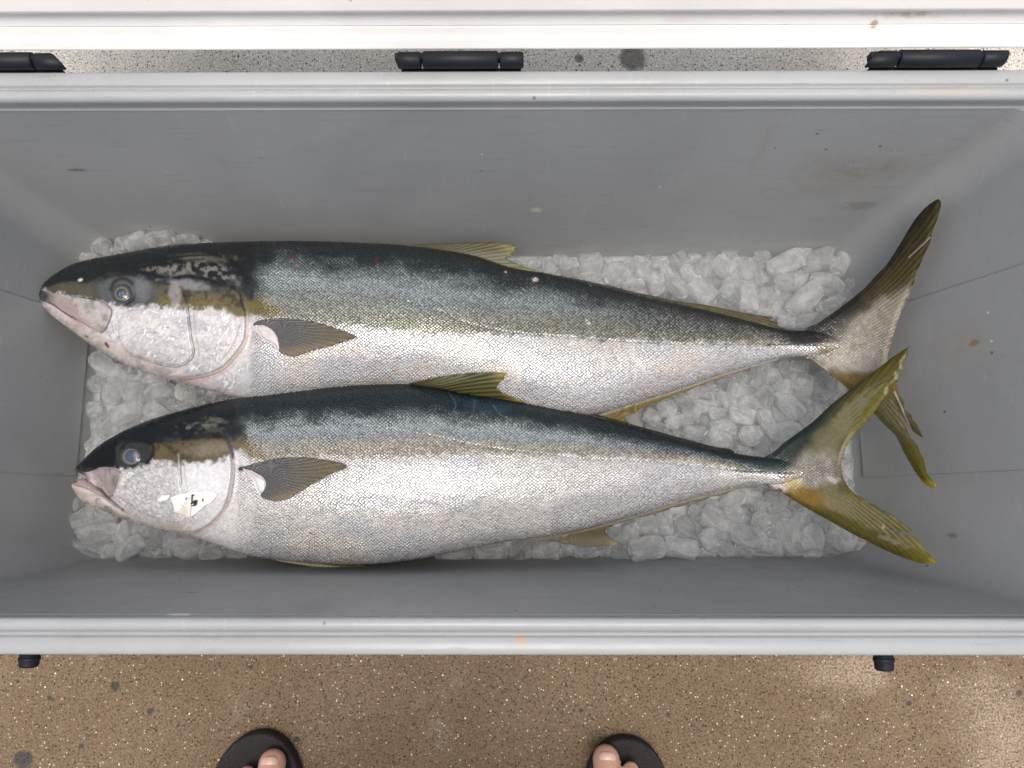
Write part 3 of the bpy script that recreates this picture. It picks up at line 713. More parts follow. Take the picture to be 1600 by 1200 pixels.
def a_tail_paint(px, py):
    up = py < 548
    r = np.where(up, rays(1225, 575, 230, px, py, .1), rays(1240, 490, 240, px, py, -.1)); n1 = fbm(px/30, py/30, 4)-.5; n2 = fbm(px/9, py/9, 3)-.5
    c = mixc(np.broadcast_to([.082, .070, .028], px.shape+(3,)), [.034, .029, .012], sstep(.3, .75, r+n1*.5)*.8)
    du = py-(500-(px-1300)*.45)+n1*26+n2*8
    lightz = np.where(up, sstep(-10, 16, du), 1)*(1-sstep(574, 590, py+n1*18))*sstep(1250, 1300, px)
    c = mixc(c, mixc(mixc(np.broadcast_to([.33, .315, .27], c.shape), [.20, .18, .14], sstep(-.08, .2, n2+n1*.5)*.7), [.19, .17, .13], sstep(.4, .8, r)*sstep(1330, 1380, px)), lightz*.95)
    c = mixc(c, [.36, .33, .24], .6*np.exp(-((py-(505-(px-1390)*1.25))/22)**2)*sstep(1375, 1400, px)*(1-sstep(1415, 1440, px))*up)
    c = mixc(c, [.012, .013, .013], .96*sstep(540, 533, py)*(1-sstep(1292, 1350, px+n1*36+(py-515)*.7+n2*12)))
    c = mixc(c, [.16, .10, .03], .9*sstep(575, 592, py+n1*14)*sstep(1268, 1300, px)*(1-sstep(600, 640, py)))
    c = mixc(c, [.085, .078, .030], .8*sstep(600, 640, py)); c = mixc(c, [.19, .18, .12], .6*blob(px, py, 1395, 640, 14, 42, -32, .6, .6, 12)*sstep(.2, .8, r))
    c = mixc(c, [.10, .085, .010], .8*sstep(685, 720, py)); c = mixc(c, YEL*.95, sstep(744, 760, py))
    c = mixc(c, [.025, .022, .012], .75*np.exp(-(segdist(px, py, A_TAIL_UP[16:31])[0]/3.2)**2)*(.5+n2*3)); c = mixc(c, [.03, .028, .012], .6*np.exp(-(segdist(px, py, A_TAIL_UP[:13])[0]/3.0)**2))
    c = mixc(c, [.42, .41, .34], .75*line(px, py, [(1420, 402), (1440, 384), (1453, 371)], 1.0))
    c = mixc(c, [.52, .50, .44], .8*line(px, py, [(1398, 612), (1410, 640), (1420, 664), (1426, 678)], 1.1))
    sc = np.exp(-((py-532)/38.0)**2)*(px < 1385)
    return stack4(c, .22*sc)
fA = empty('yellowtail_fish', tuple(at(700, 520, .03)), 'larger silver fish with dark back lying at the back, snout against the left wall', 'fish', 'two yellowtail fish on ice')
body = make_body(A, 'body', 61, 1312, 900, 250, A.top, A.bot, a_paint, fA, M_skin_a, scaled=a_scaled)

on = lambda fs, off=0.0: (lambda px, py: surf(fs, px, py)+fs.relief(px, py)+off)
# cheek plate and gill cover: thin raised plates following the head
sheet('cheek_plate', [(236, 478), (262, 470), (284, 452)]+A_PRE[1:]+[(188, 541), (182, 522), (184, 500), (196, 484)], on(A, .0006), .0028, a_paint, fA, M_skin_a, taper=5, edge=.0014, scaled=lambda x, y: np.full(x.shape, .08))
sheet('gill_cover', [(300, 470), (312, 446), (335, 442), (362, 448), (376, 458), (379, 472), (384.5, 490), (385.5, 515), (380.5, 536), (366.5, 556), (345.5, 576.5), (316, 587.5), (279, 592.5), (262, 586), (290, 576), (306, 562), (308, 545), (303, 520)],
      on(A, .0005), .0034, a_paint, fA, M_skin_a, taper=4, edge=.0012, scaled=lambda x, y: np.full(x.shape, .08))
sheet('upper_jaw', A_MAX, on(A, .0009), .0022, lambda x, y: stack4(mixc(mixc(np.broadcast_to([.38, .37, .37], x.shape+(3,)), [.22, .215, .21], sstep(-.15, .25, fbm(x/9, y/9, 3)-.5)), [.42, .33, .32], .6*line(x, y, [(120, 483), (150, 515)], 6)), np.full(x.shape, .0)),
      fA, M_skin_a, taper=2.5, edge=.0010, scaled=lambda x, y: np.full(x.shape, .12))

def gloss(name, colf, rough=.08, coat=1.0):
    t = NT(name); pg = t.n('Attribute'); pg.attribute_name = 'pigment'; t.l(pg.outputs['Color'], t.p.inputs['Base Color'])
    t.p.inputs['Roughness'].default_value = rough; t.p.inputs['Coat Weight'].default_value = coat; t.p.inputs['Coat Roughness'].default_value = .04
    return t.m
M_eye = gloss('wet_eye', None, .15)
def dome(name, fs, cx, cy, rx, ry, off, hgt, colf, parent, mat=None, n=40, m=14, rot=0, r_in=0.0):
    V = []; Cc = []; UV = []
    for i in range(m+1):
        q = r_in+(1-r_in)*i/m
        for j in range(n):
            a = 2*math.pi*j/n; ca, sa = math.cos(a)*q*rx, math.sin(a)*q*ry
            x = cx+ca*math.cos(R(rot))-sa*math.sin(R(rot)); y = cy+ca*math.sin(R(rot))+sa*math.cos(R(rot))
            base = float(surf(fs, np.array(x), np.array(y)))
            z = base+off+hgt*math.sqrt(max(0, 1-q*q))
            V.append(at(x, y, z)); Cc.append((*colf(q, a), 1)); UV.append((x/100, y/100))
    V = np.array(V).reshape(-1, 3)
    Fq = grid_quads(m+1, n, True)
    me = npmesh(name, V, Fq, {'pigment': np.array(Cc)}, np.array(UV), {'scaled': np.zeros(len(V))})
    return link(name, me, mat or M_eye, parent)
ex, ey = A_EYE
eye = dome('eye', A, ex, ey, 17, 16, -.0030, .0050, lambda q, a: (.030, .033, .036) if q > .8 else (.055, .06, .065), fA)
dome('iris', A, ex+.5, ey, 12.2, 11.6, -.0004, .0034, lambda q, a: (.25, .17, .06) if .80 < q < .90 else ((.12, .12, .115) if q < .8 else (.025, .026, .028)), eye)
dome('pupil', A, ex-.5, ey, 8.2, 8.0, .0016, .0020, lambda q, a: tuple(np.array([.050, .066, .088])*(1-.3*q)+np.array([.16, .19, .22])*max(0, math.sin(a*2+q*6))*.5*(q < .6)), eye)

# fins
def fin_paint(ox, oy, nper, base, tipc, tipf, light=None, lf=None, dark=.55, bend=0):
    def f(px, py):
        r = rays(ox, oy, nper, px, py, bend)
        n1 = fbm(px/22, py/22, 4)-.5
        c = mixc(np.broadcast_to(np.array(base), px.shape+(3,)), np.array(base)*dark*.7, sstep(.35, .75, r+n1*.5)*.75)
        if light is not None: c = mixc(c, light, lf(px, py)*(.55+.45*sstep(.25, .8, r))*1.0)
        c = mixc(c, tipc, tipf(px, py))
        return stack4(c, np.zeros(px.shape))
    return f
def fin_rays(ox, oy, nper, bend=0): return lambda px, py: rays(ox, oy, nper, px, py, bend)

def a_tail_z(px, py):
    return A.zc(px)+.006*sstep(60, 230, np.abs(py-535))-.0008
sheet('tail_fin', None, a_tail_z, .0034, a_tail_paint, fA, M_skin_a, step=1.2, taper=9, smoothn=2, polys=[A_TAIL_UP+[(1386, 585)]+A_TAIL_LO[1:] if False else A_TAIL_UP+A_TAIL_LO],
      scaled=lambda x, y: np.clip(.5*np.exp(-((y-535)/40.0)**2)+.0, 0, 1))
def lifted(fs, base, tip, lift, off=.0012):
    bx, by = base; tx, ty = tip; L = math.hypot(tx-bx, ty-by)
    return lambda px, py: surf(fs, px, py)+off+lift*np.clip(((px-bx)*(tx-bx)+(py-by)*(ty-by))/L/L, 0, 1.1)**1.5
def pect_paint(bx, by, seedx, n=130):
    def f(px, py):
        r = rays(bx, by, n, px, py, .25); q = np.hypot(px-bx, py-by); n1 = fbm(px/14+seedx, py/14, 3)-.5
        c = mixc(np.broadcast_to([.125, .13, .135], px.shape+(3,)), [.040, .043, .048], sstep(.3, .85, r+n1*.6)*.8)
        c = mixc(c, [.11, .092, .045], sstep(60, 140, q)*.75)
        return stack4(c, np.zeros(px.shape))
    return f
pa = [(395, 508), (401, 502), (410, 499.5), (428, 497.5), (445, 497), (470, 499.5), (490, 503), (510, 508), (528, 514), (545, 520), (555.5, 526), (545, 531), (532, 535), (518, 540), (502, 544), (487, 548), (474, 553), (460, 557), (447, 555), (436, 549), (434, 538), (433, 528), (428, 518), (416, 510), (404, 508)]
pec = sheet('pectoral_fin', pa, lifted(A, (400, 505), (555, 527), .006), .0016, lambda x, y: (lambda c: stack4(mixc(c[..., :3], [.20, .16, .11], .85*sstep(536, 554, y+(x-450)*.12)), c[..., 3]))(pect_paint(392, 497, 1)(x, y)), fA, M_fin, taper=2, scaled=fin_rays(392, 497, 130, .25))
sheet('fin_base', [(399, 508), (410, 505), (424, 511), (434, 522), (438, 534), (440, 546), (434, 551), (426, 540), (412, 532), (402, 520)], lifted(A, (400, 505), (555, 527), .004, .0016), .0022,
      lambda x, y: stack4(mixc(np.broadcast_to([.48, .465, .465], x.shape+(3,)), [.50, .40, .40], sstep(-.05, .2, fbm(x/7, y/7, 3)-.5)*.6), np.full(x.shape, .1)), fA, M_skin_a, taper=5, edge=.0016, scaled=lambda x, y: np.full(x.shape, .1))
sheet('dorsal_fin', [(640, 383), (655, 381.8), (700, 380), (740, 379), (770, 379), (795, 382), (808, 386.5), (804, 390), (806, 393), (799, 396), (800, 400), (791, 403), (796, 407), (806, 411), (822, 418), (860, 430), (800, 421), (740, 402), (680, 391)],
      lambda x, y: A.zc(x)-.002, .0018, fin_paint(600, 420, 190, [.095, .095, .048], [.17, .165, .065], lambda x, y: sstep(770, 805, x+(390-y)), [.23, .23, .17], lambda x, y: sstep(388, 400, y)*.5), fA, M_fin, taper=2, scaled=fin_rays(600, 420, 190))
sheet('rear_dorsal_fin', [(850, 427), (920, 439.5), (1000, 458), (1062, 471), (1100, 476), (1140, 484), (1170, 490), (1190, 493), (1209, 496), (1203, 500), (1216, 505), (1213, 508), (1227, 514), (1210, 514), (1150, 501), (1080, 484), (1000, 466), (920, 447), (860, 433)],
      lambda x, y: A.zc(x)-.002, .0020, fin_paint(1000, 440, 330, [.10, .088, .045], [.15, .13, .08], lambda x, y: .3*sstep(.5, .7, fbm(x/6, y/6, 2)), dark=.25), fA, M_fin, taper=1.5, scaled=fin_rays(1000, 440, 330))
sheet('anal_fin', [(925, 648), (934, 645.5), (960, 638), (1000, 626), (1050, 610), (1100, 593), (1150, 576), (1190, 565), (1212, 558), (1222, 551), (1226, 553), (1214, 563), (1204, 566.5), (1192, 569), (1180, 573.5), (1168, 576), (1155, 582), (1140, 585), (1125, 592), (1112, 595), (1102, 600.5), (1086, 605), (1071, 612.5),
      (1060, 614), (1048, 620.5), (1038, 623), (1027, 629.5), (1018, 631), (1010, 636.5), (1001, 638), (993, 645.5), (984, 647), (976, 652), (984, 663.5), (972, 662), (960, 658), (945, 654)],
      lambda x, y: A.zc(x)-.004, .0022, fin_paint(900, 560, 400, [.20, .155, .05], [.40, .38, .35], lambda x, y: np.exp(-((y-(A.bot(x)+0))/3.0)**2)*.85, dark=.4), fA, M_fin, taper=1.2, scaled=fin_rays(900, 560, 400))

# ---------------------------------------------------------------- lower fish
B = Fish()
B.top = curve([(119, 729), (126, 722), (147, 702), (180, 680), (228, 658), (270, 645), (315, 633), (360, 624), (420, 615), (480, 607), (540, 601), (600, 598.5), (651, 598.5), (690, 605), (720, 613), (792, 620.5), (840, 632), (900, 644),
               (948, 656), (1020, 675), (1080, 692), (1140, 706), (1180, 713), (1203, 715), (1232, 722), (1258, 734)])
B.bot = curve([(119, 732), (126, 738), (140, 748), (155, 764), (170, 784), (190, 806), (215, 818), (240, 826), (294, 837), (330, 849), (390, 868), (435, 875), (495, 880), (545, 882), (600, 880), (660, 872), (735, 857), (795, 846), (855, 838), (900, 829),
               (960, 814), (1020, 797), (1080, 779), (1140, 764), (1165, 757), (1190, 756), (1210, 757), (1235, 753), (1258, 743)])
B.zc = curve([(110, .082), (300, .087), (800, .088), (1000, .084), (1180, .084), (1240, .094), (1320, .118), (1463, .168)])
B.th = curve([(119, .004), (128, .012), (150, .021), (200, .033), (280, .044), (380, .051), (520, .054), (700, .050), (850, .041), (980, .030), (1100, .017), (1170, .0105), (1210, .0068), (1240, .0035), (1262, .0010)])
B.wb = curve([(119, 731), (151, 731), (184, 731), (202, 734), (214, 730), (235, 722), (262, 721), (282, 724), (300, 726), (330, 722), (356, 715), (372, 706), (400, 720), (470, 716), (540, 716), (560, 718), (640, 714), (720, 711), (800, 713), (900, 715), (1000, 719), (1080, 723), (1180, 738), (1270, 740)])
B_LAT = [(372, 690), (430, 668), (500, 662), (556, 664), (625, 673), (690, 684), (756, 698), (840, 708), (918, 717), (1000, 720), (1090, 728), (1180, 738), (1240, 739)]
B_OPE = [(336, 672), (352, 680), (358, 694), (362.5, 712), (363.5, 735), (361.5, 756), (356, 781), (345, 803), (326, 822), (302, 833)]
B_PRE = [(279, 684), (282, 710), (282.5, 735), (284, 756), (290, 775), (296, 795), (292, 812), (276, 820), (250, 815)]
B_MAX = [(143, 737), (158, 732), (176, 732), (189, 738), (187, 750), (182, 762), (178, 773), (168, 778), (160, 766), (151, 751)]
def b_relief(px, py):
    z = -.0008*line(px, py, [(371, 700), (372, 740), (369, 770), (358, 798), (340, 822), (312, 840)], 3.2)
    ex = np.hypot((px-205)/36, (py-712)/25); z += -.0014*np.exp(-(ex/.8)**4)
    z += .0009*(fbm(px/45+5, py/22, 3)-.5)*sstep(370, 460, px) - .0005*line(px, py, B_LAT, 1.6)
    z += -.0006*line(px, py, [(268, 668), (300, 672), (330, 664), (352, 672)], 2.5)
    return z*sstep(0, 12, py-B.top(px))*sstep(0, 12, B.bot(px)-py)
B.relief = b_relief
def b_paint(px, py):
    tp, bt, wb = B.top(px), B.bot(px), B.wb(px)
    n1 = fbm(px/26+50, py/14, 4)-.5; n2 = fbm(px/7+70, py/7, 3)-.5; n3 = fbm(px/60+90, py/34+8, 3)-.5
    ragged = n2*8+n1*5; d = py-wb+ragged
    h = np.clip((py-tp)/np.maximum(wb-tp, 1), 0, 1); body = sstep(352, 392, px+n1*18)
    back = np.array([.010, .019, .025]); midc = np.array([.045, .062, .066])
    c = mixc(np.broadcast_to(back, px.shape+(3,)), midc, sstep(.22, .62, h+n1*.4))
    c = mixc(c, [.022, .06, .10], .5*blob(px, py, 752, 634, 46, 9, 12, .6, .5)); c = mixc(c, [.025, .05, .075], .5*blob(px, py, 610, 665, 60, 20, 4, .6, .5)*0+0*px[..., ])
    tanw = sstep(.62, .80, h+n1*.25)*sstep(370, 410, px)*(1-sstep(1120, 1190, px))
    pink = sstep(500, 620, px)*(1-sstep(700, 800, px))
    c = mixc(c, np.where(pink[..., None] > .5, 1, 1)*mixc(np.broadcast_to([.185, .165, .115], c.shape), [.19, .145, .115], pink*.7), tanw*.85)
    c = mixc(c, [.12, .108, .060], .7*np.exp(-((h-.92)/.10)**2)*sstep(520, 640, px)*(1-sstep(1100, 1180, px))*(.7+n2*1.5))
    rear = sstep(860, 1080, px)
    s = .03+.42*sstep(.24, .50, h+n1*.3)*sstep(356, 400, px)+.36*sstep(.44, .60, h+n1*.3)*(1-.7*rear)+.22*sstep(.8, .95, h+n2*.3)*rear
    c = mixc(c, [.15, .175, .19], .85*np.exp(-((h-.60+n1*.2)/.13)**2)*sstep(366, 392, px)*(1-rear))
    s = (s+n3*.2)*.95
    c = mixc(c, [.24, .19, .07], .5*np.exp(-((h-.85)/.13)**2)*sstep(980, 1080, px)*(1-sstep(1130, 1180, px)))
    for pts in ([(700, 612), (712, 632), (702, 652), (690, 664)], [(742, 625), (738, 650), (722, 660)], [(770, 632), (782, 648), (800, 655)]):
        c = mixc(c, [.20, .24, .26], .35*line(px, py, pts, .9))
    # head
    hd = 1-body
    hc = np.broadcast_to(np.array([.010, .014, .017]), px.shape+(3,))
    hc = mixc(hc, [.050, .055, .048], sstep(.35, .6, h+n2*.9)*sstep(235, 290, px)*.8)
    hc = mixc(hc, [.095, .075, .040], sstep(-2, 3, py-(694-(px-240)*.10)+n2*5)*sstep(228, 244, px))
    hc = mixc(hc, [.040, .032, .018], .8*sstep(-.05, .15, n2+n1*.4)*(1-sstep(290, 320, px)*.6)*sstep(240, 250, px)*(py > 692))
    hc = mixc(hc, [.17, .15, .115], .8*blob(px, py, 330, 702, 36, 10, -8, .7, .5)*sstep(-2, 3, py-(690-(px-240)*.08)))
    hc = mixc(hc, [.011, .013, .016], .9*line(px, py, [(262, 678), (290, 684), (320, 680), (352, 683)], 4.6)*(.75+n2*1.4))
    hc = mixc(hc, [.12, .12, .10], .75*blob(px, py, 312, 665, 30, 4.5, -6, .6, .8, 6)*sstep(-.1, .15, n2))
    hc = mixc(hc, [.10, .105, .08], .8*blob(px, py, 338, 657, 16, 4, 8, .6, .7, 6))
    c = mixc(c, hc, hd); s = s*body
    c = mixc(c, [.012, .015, .019], .92*blob(px, py, 368, 676, 15, 17, -30, .5, .7, 9)); s = s*(1-blob(px, py, 368, 676, 17, 19, -30))
    c = mixc(c, [.17, .135, .07], .85*blob(px, py, 392, 702, 26, 12, 24, .6, .6, 9)); s = s-.3*blob(px, py, 392, 702, 26, 12, 24)
    sk = 1-sstep(.84, 1.06, np.hypot((px-207)/34, (py-711)/24)+n2*.08)
    c = mixc(c, [.030, .036, .034], sk*.95); s = s*(1-sk)
    c = mixc(c, [.010, .012, .013], .9*line(px, py, [(190, 700), (198, 691), (214, 689), (232, 690), (240, 700), (236, 716), (224, 728)], 3))
    white = np.broadcast_to(WHITE*1.02, px.shape+(3,))
    white = mixc(white, [.58, .54, .47], .5*sstep(.02, .25, n3)*sstep(790, 830, py+n1*30)); white = mixc(white, [.33, .35, .385], .62*sstep(-.03, .2, -n3+n1*.4)*sstep(380, 420, px))
    white = mixc(white, [.46, .30, .20], .55*blob(px, py, 715, 802, 48, 3.2, -2, .7, .8, 8)*sstep(-.05, .15, n2))
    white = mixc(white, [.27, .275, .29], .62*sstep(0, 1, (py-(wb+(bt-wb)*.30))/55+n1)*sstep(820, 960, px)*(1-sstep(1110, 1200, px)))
    st = fbm((px-py*.8)/2.6, (py+px*.5)/6.0, 3)-.5; st2 = fbm(px/11+23, py/8, 4)-.5
    ck = hd*(1-sstep(268, 292, px+n1*12))
    white = mixc(white, [.25, .26, .275], ck*np.clip(.62+st*2.4+st2*1.4, 0, .92)); white = mixc(white, [.33, .35, .385], (hd-ck)*np.clip(.30+st*2.4+st2*2.0, 0, .85))
    white = mixc(white, [.66, .68, .70], hd*.85*sstep(.10, .26, st+st2*.5))
    white = mixc(white, [.62, .63, .66], .6*blob(px, py, 320, 752, 38, 26, 0, .6, .4)*hd)
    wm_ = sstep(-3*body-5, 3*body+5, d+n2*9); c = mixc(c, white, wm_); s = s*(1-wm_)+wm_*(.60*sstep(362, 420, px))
    c = mixc(c, [.035, .04, .035], .65*line(px, py, B_LAT, 1.1)*(.7+n2))
    # snout edge, jaw skin
    c = mixc(c, [.36, .345, .33], .55*line(px, py, [(136, 740), (150, 733), (170, 731.5), (186, 734), (200, 738)], 1.3))
    c = mixc(c, [.008, .010, .012], .95*inside(px, py, [(110, 735), (131, 739), (146, 735), (160, 729), (180, 722), (180, 640), (100, 700)])*1.0)
    jw = sstep(-14, -2, py-(bt-6))*(px < 300)*sstep(165, 190, px)
    c = mixc(c, [.42, .385, .36], jw*.75); s = s*(1-jw*.8)
    c = mixc(c, [.06, .06, .065], .75*line(px, py, B_PRE[:4], .9)); c = mixc(c, [.50, .48, .46], .45*line(px, py, [(x-3, y) for x, y in B_PRE[1:4]], 1.3))
    c = mixc(c, [.50, .50, .50], .5*line(px, py, [(266, 725), (262, 750), (250, 775), (243, 790)], 1.6))
    c = mixc(c, [.30, .27, .265], .8*line(px, py, B_OPE[2:], 2.6)); c = mixc(c, [.085, .08, .078], .8*line(px, py, [(x+3.2, y+.8) for x, y in B_OPE[2:]], 1.0))
    c = mixc(c, [.03, .035, .045], .9*line(px, py, [(354, 676), (357, 690), (362, 704), (364, 716)], 2.6))
    c = mixc(c, [.55, .52, .51], .7*line(px, py, [(369, 722), (370, 745), (366, 772), (354, 798), (334, 820), (306, 836)], 2.4))
    c = mixc(c, [.42, .33, .32], .6*line(px, py, [(300, 832), (320, 824), (340, 806)], 2.4))
    c = mixc(c, [.64, .64, .645], .75*blob(px, py, 380, 722, 14, 9, 30)*sstep(700, 712, py))
    c = mixc(c, [.012, .015, .02], .95*blob(px, py, 377, 732, 5.5, 3.8, -15, .4, .4))
    for q in ((666, 755), (884, 748), (470, 805), (560, 700), (596, 676), (662, 765), (880, 767)): c = mixc(c, [.05, .05, .05], .85*blob(px, py, q[0], q[1], 1.4, 1.2))
    c = mixc(c, [.16, .07, .02], .95*blob(px, py, 484, 833, 4.5, 1.6, 20, .4, .4)); c = mixc(c, [.03, .02, .012], .9*blob(px, py, 487, 834, 2.2, 1.2, 20))
    c = mixc(c, [.03, .035, .035], .7*line(px, py, [(582, 678), (580, 684), (584, 688)], 1.0))
    c = mixc(c, [.50, .53, .57], .8*blob(px, py, 881, 714, 6, 4))
    c = mixc(c, [.006, .009, .012], .9*(1-sstep(2, 10, py-tp))*(px < 1200))
    k = sstep(1150, 1200, px)
    c = np.where((py < 737)[..., None], mixc(c, [.012, .022, .024], k*.93), c); s = np.where(py < 737, s*(1-k*.9), s)
    c = mixc(c, [.020, .022, .022], .85*line(px, py, [(1140, 735), (1190, 738), (1235, 739)], 1.7)*sstep(1130, 1170, px))
    kt = sstep(1205, 1236, px); tc = b_tail_paint(px, py); c = mixc(c, tc[..., :3], kt); s = s*(1-kt)+tc[..., 3]*kt
    return stack4(c, s)
B_TAIL = [(1192, 717), (1204, 711), (1225, 692), (1247, 676), (1270, 659), (1288, 642), (1306, 626), (1328, 609), (1348, 593), (1366, 580), (1384, 566), (1402, 553), (1424, 539), (1419, 545), (1418, 557), (1412, 566), (1411, 578), (1404, 584), (1403, 595), (1390, 606),
          (1386, 618), (1376, 631), (1364, 646), (1352, 661), (1340, 672), (1331, 684), (1323, 697), (1318, 710), (1315, 722), (1315, 735), (1319, 750), (1329, 765), (1342, 776), (1349, 778), (1354, 785), (1366, 789), (1378, 797), (1392, 803), (1405, 814), (1417, 822), (1427, 832),
          (1412, 831), (1396, 829), (1384, 825), (1398, 832), (1416, 836), (1429, 839), (1438, 848), (1447, 860), (1455, 869), (1463, 879), (1450, 881), (1438, 880), (1421, 875), (1405, 869), (1384, 860), (1366, 851), (1348, 842), (1330, 833), (1309, 821), (1288, 809), (1266, 797), (1246, 785), (1230, 775), (1212, 765), (1196, 756)]
def b_tail_paint(px, py):
    up = py < 742
    r = np.where(up, rays(1165, 775, 230, px, py, .1), rays(1185, 690, 240, px, py, -.1)); n1 = fbm(px/30+40, py/30, 4)-.5; n2 = fbm(px/9+40, py/9, 3)-.5
    c = mixc(np.broadcast_to([.075, .066, .011], px.shape+(3,)), [.032, .028, .008], sstep(.3, .75, r+n1*.9)*.55)
    lead = segdist(px, py, B_TAIL[1:12])[0]
    # pale band inside the upper lobe
    c = mixc(c, [.150, .144, .085], .75*sstep(13, 24, lead+n1*20)*(1-sstep(52, 70, lead+n1*20))*up*sstep(.15, .6, r+n1+.15)*sstep(1235, 1262, px))
    c = mixc(c, [.095, .082, .010], .8*(blob(px, py, 1372, 622, 34, 9, -58, .4, .7, 10)+blob(px, py, 1345, 660, 22, 9, -52, .4, .7, 10)))
    c = mixc(c, mixc(np.broadcast_to([.29, .28, .255], c.shape), [.19, .175, .15], sstep(-.08, .2, n2+n1*.5)*.7), .9*sstep(-12, 12, (py-(712-(px-1250)*.10))+n1*14)*(1-sstep(752, 772, py+n1*20))*sstep(1215, 1240, px)*(1-sstep(1292, 1322, px)))
    c = mixc(c, [.055, .04, .025], .6*sstep(.5, .8, r+n1*.6)*np.exp(-((py-735)/22)**2)*sstep(1235, 1270, px))
    c = mixc(c, [.48, .46, .42], .7*blob(px, py, 1301, 749, 9, 4.5, 20, .6, .8, 5))
    c = mixc(c, [.50, .40, .22], .7*blob(px, py, 1238, 757, 16, 9, 0, .6, .7, 6)); c = mixc(c, [.50, .46, .47], .85*blob(px, py, 1216, 762, 14, 7, 15, .5, .5)); c = mixc(c, [.06, .045, .05], .85*blob(px, py, 1219, 766, 5, 3, 20))
    c = mixc(c, [.165, .10, .018], .85*blob(px, py, 1264, 776, 32, 13, 18, .6, .5))
    lo = ~up
    dl = segdist(px, py, B_TAIL[51:])[0]
    c = mixc(c, [.19, .175, .105], .7*lo*sstep(17, 26, dl+n1*24)*(1-sstep(44, 60, dl+n1*20))*sstep(1270, 1295, px)*sstep(.25, .7, r+n1+.1))
    c = mixc(c, [.20, .17, .11], .7*blob(px, py, 1396, 846, 20, 4, 22, .5, .8, 6))
    c = mixc(c, YEL*.85, sstep(1440, 1460, px)*sstep(866, 876, py)); c = mixc(c, [.14, .118, .010], .5*sstep(1400, 1440, px)*lo)
    c = mixc(c, [.03, .028, .012], .6*np.exp(-(lead/2.6)**2)); c = mixc(c, [.03, .027, .010], .65*np.exp(-(dl/2.6)**2)*(px < 1400))
    c = mixc(c, [.02, .018, .012], .7*np.exp(-(segdist(px, py, B_TAIL[12:41])[0]/2.4)**2)*(.4+n2*3))
    c = mixc(c, [.030, .028, .014], .8*line(px, py, [(1350, 620), (1368, 604), (1388, 594), (1404, 583)], 1.0))
    c = mixc(c, [.010, .018, .020], .96*up*(1-sstep(1232, 1272, px+n1*26+(py-712)*.8+n2*10)))
    return stack4(c, .26*np.exp(-((py-738)/24.0)**2)*(px < 1300))
fB = empty('yellowtail_fish', tuple(at(680, 745, .02)), 'smaller silver fish in front with open mouth and a white paper scrap on its cheek', 'fish', 'two yellowtail fish on ice')
fB2 = make_body(B, 'body', 119, 1256, 860, 270, B.top, B.bot, b_paint, fB, M_skin_b, scaled=lambda px, py: np.clip(sstep(362, 385, px)*(1-.85*sstep(1140, 1190, px)*(py < 737))+.30*(px > 200)*(py > B.wb(px)), 0, 1))
# lower jaw, dropped open
J = Fish()
J.top = curve([(112, 756), (117, 751.5), (125, 748.5), (134, 748), (150, 757), (170, 775), (200, 795), (230, 810)])
J.bot = curve([(112, 760), (116, 768), (121, 776), (131, 784), (144, 791.5), (162, 799), (180, 806.5), (205, 813), (230, 818)])
J.zc = curve([(112, .083), (280, .085)]); J.th = curve([(112, .004), (120, .012), (140, .020), (170, .026), (190, .024), (210, .012), (230, .002)])
J.relief = lambda px, py: -.0009*line(px, py, [(118, 757), (133, 762), (150, 770), (165, 777)], 1.5)
def j_paint(px, py):
    n1 = fbm(px/20+3, py/9, 4)-.5; n2 = fbm(px/6, py/6, 3)-.5
    c = mixc(np.broadcast_to([.47, .43, .40], px.shape+(3,)), [.36, .335, .32], sstep(-.1, .2, n1))
    lipz = inside(px, py, [(108, 750), (134, 742), (172, 774), (150, 771), (133, 763), (108, 757)])
    c = np.where(lipz[..., None], mixc(np.broadcast_to([.34, .27, .275], c.shape), [.46, .36, .36], sstep(-.1, .2, n1)), c)
    c = mixc(c, [.28, .18, .15], .7*line(px, py, [(116, 757), (133, 762), (150, 770), (166, 777)], 1.0))
    c = mixc(c, [.05, .05, .055], .85*blob(px, py, 114, 752, 7, 4)); c = mixc(c, [.12, .11, .105], .6*sstep(.12, .24, n2)*(py > 770))
    return stack4(c, np.zeros(px.shape))
make_body(J, 'lower_jaw', 112, 230, 150, 110, J.top, J.bot, j_paint, fB, M_skin_b, scaled=lambda x, y: np.full(x.shape, .05))
sheet('upper_jaw', B_MAX, on(B, .0010), .0030, lambda x, y: stack4(mixc(mixc(mixc(np.broadcast_to([.27, .235, .24], x.shape+(3,)), [.13, .115, .125], sstep(-.1, .25, fbm(x/8, y/16, 3)-.5)), [.60, .57, .55], .8*line(x, y, [(189, 741), (183, 760), (178, 773)], 1.3)), [.50, .48, .47], .75*line(x, y, [(146, 740), (158, 757), (168, 773)], 1.3)), np.full(x.shape, .05)),
      fB, M_skin_b, step=1.0, taper=2.5, edge=.0010, scaled=lambda x, y: np.full(x.shape, .1))
sheet('upper_lip', [(118, 731), (127, 736), (143, 738), (152, 752), (160, 766), (168, 777), (156, 771), (146, 762), (138, 752), (133, 744), (124, 739), (118, 735)], on(J, -.001) if False else (lambda x, y: np.full(x.shape, .093)), .006,
      lambda x, y: stack4(mixc(mixc(np.broadcast_to([.33, .26, .265], x.shape+(3,)), [.05, .045, .05], 1-sstep(126, 142, x)), [.45, .38, .37], .6*sstep(-.05, .2, fbm(x/9, y/5, 3)-.5)*(x > 140)), np.zeros(x.shape)), fB, M_skin_b, step=1.0, taper=4, scaled=lambda x, y: np.zeros(x.shape))
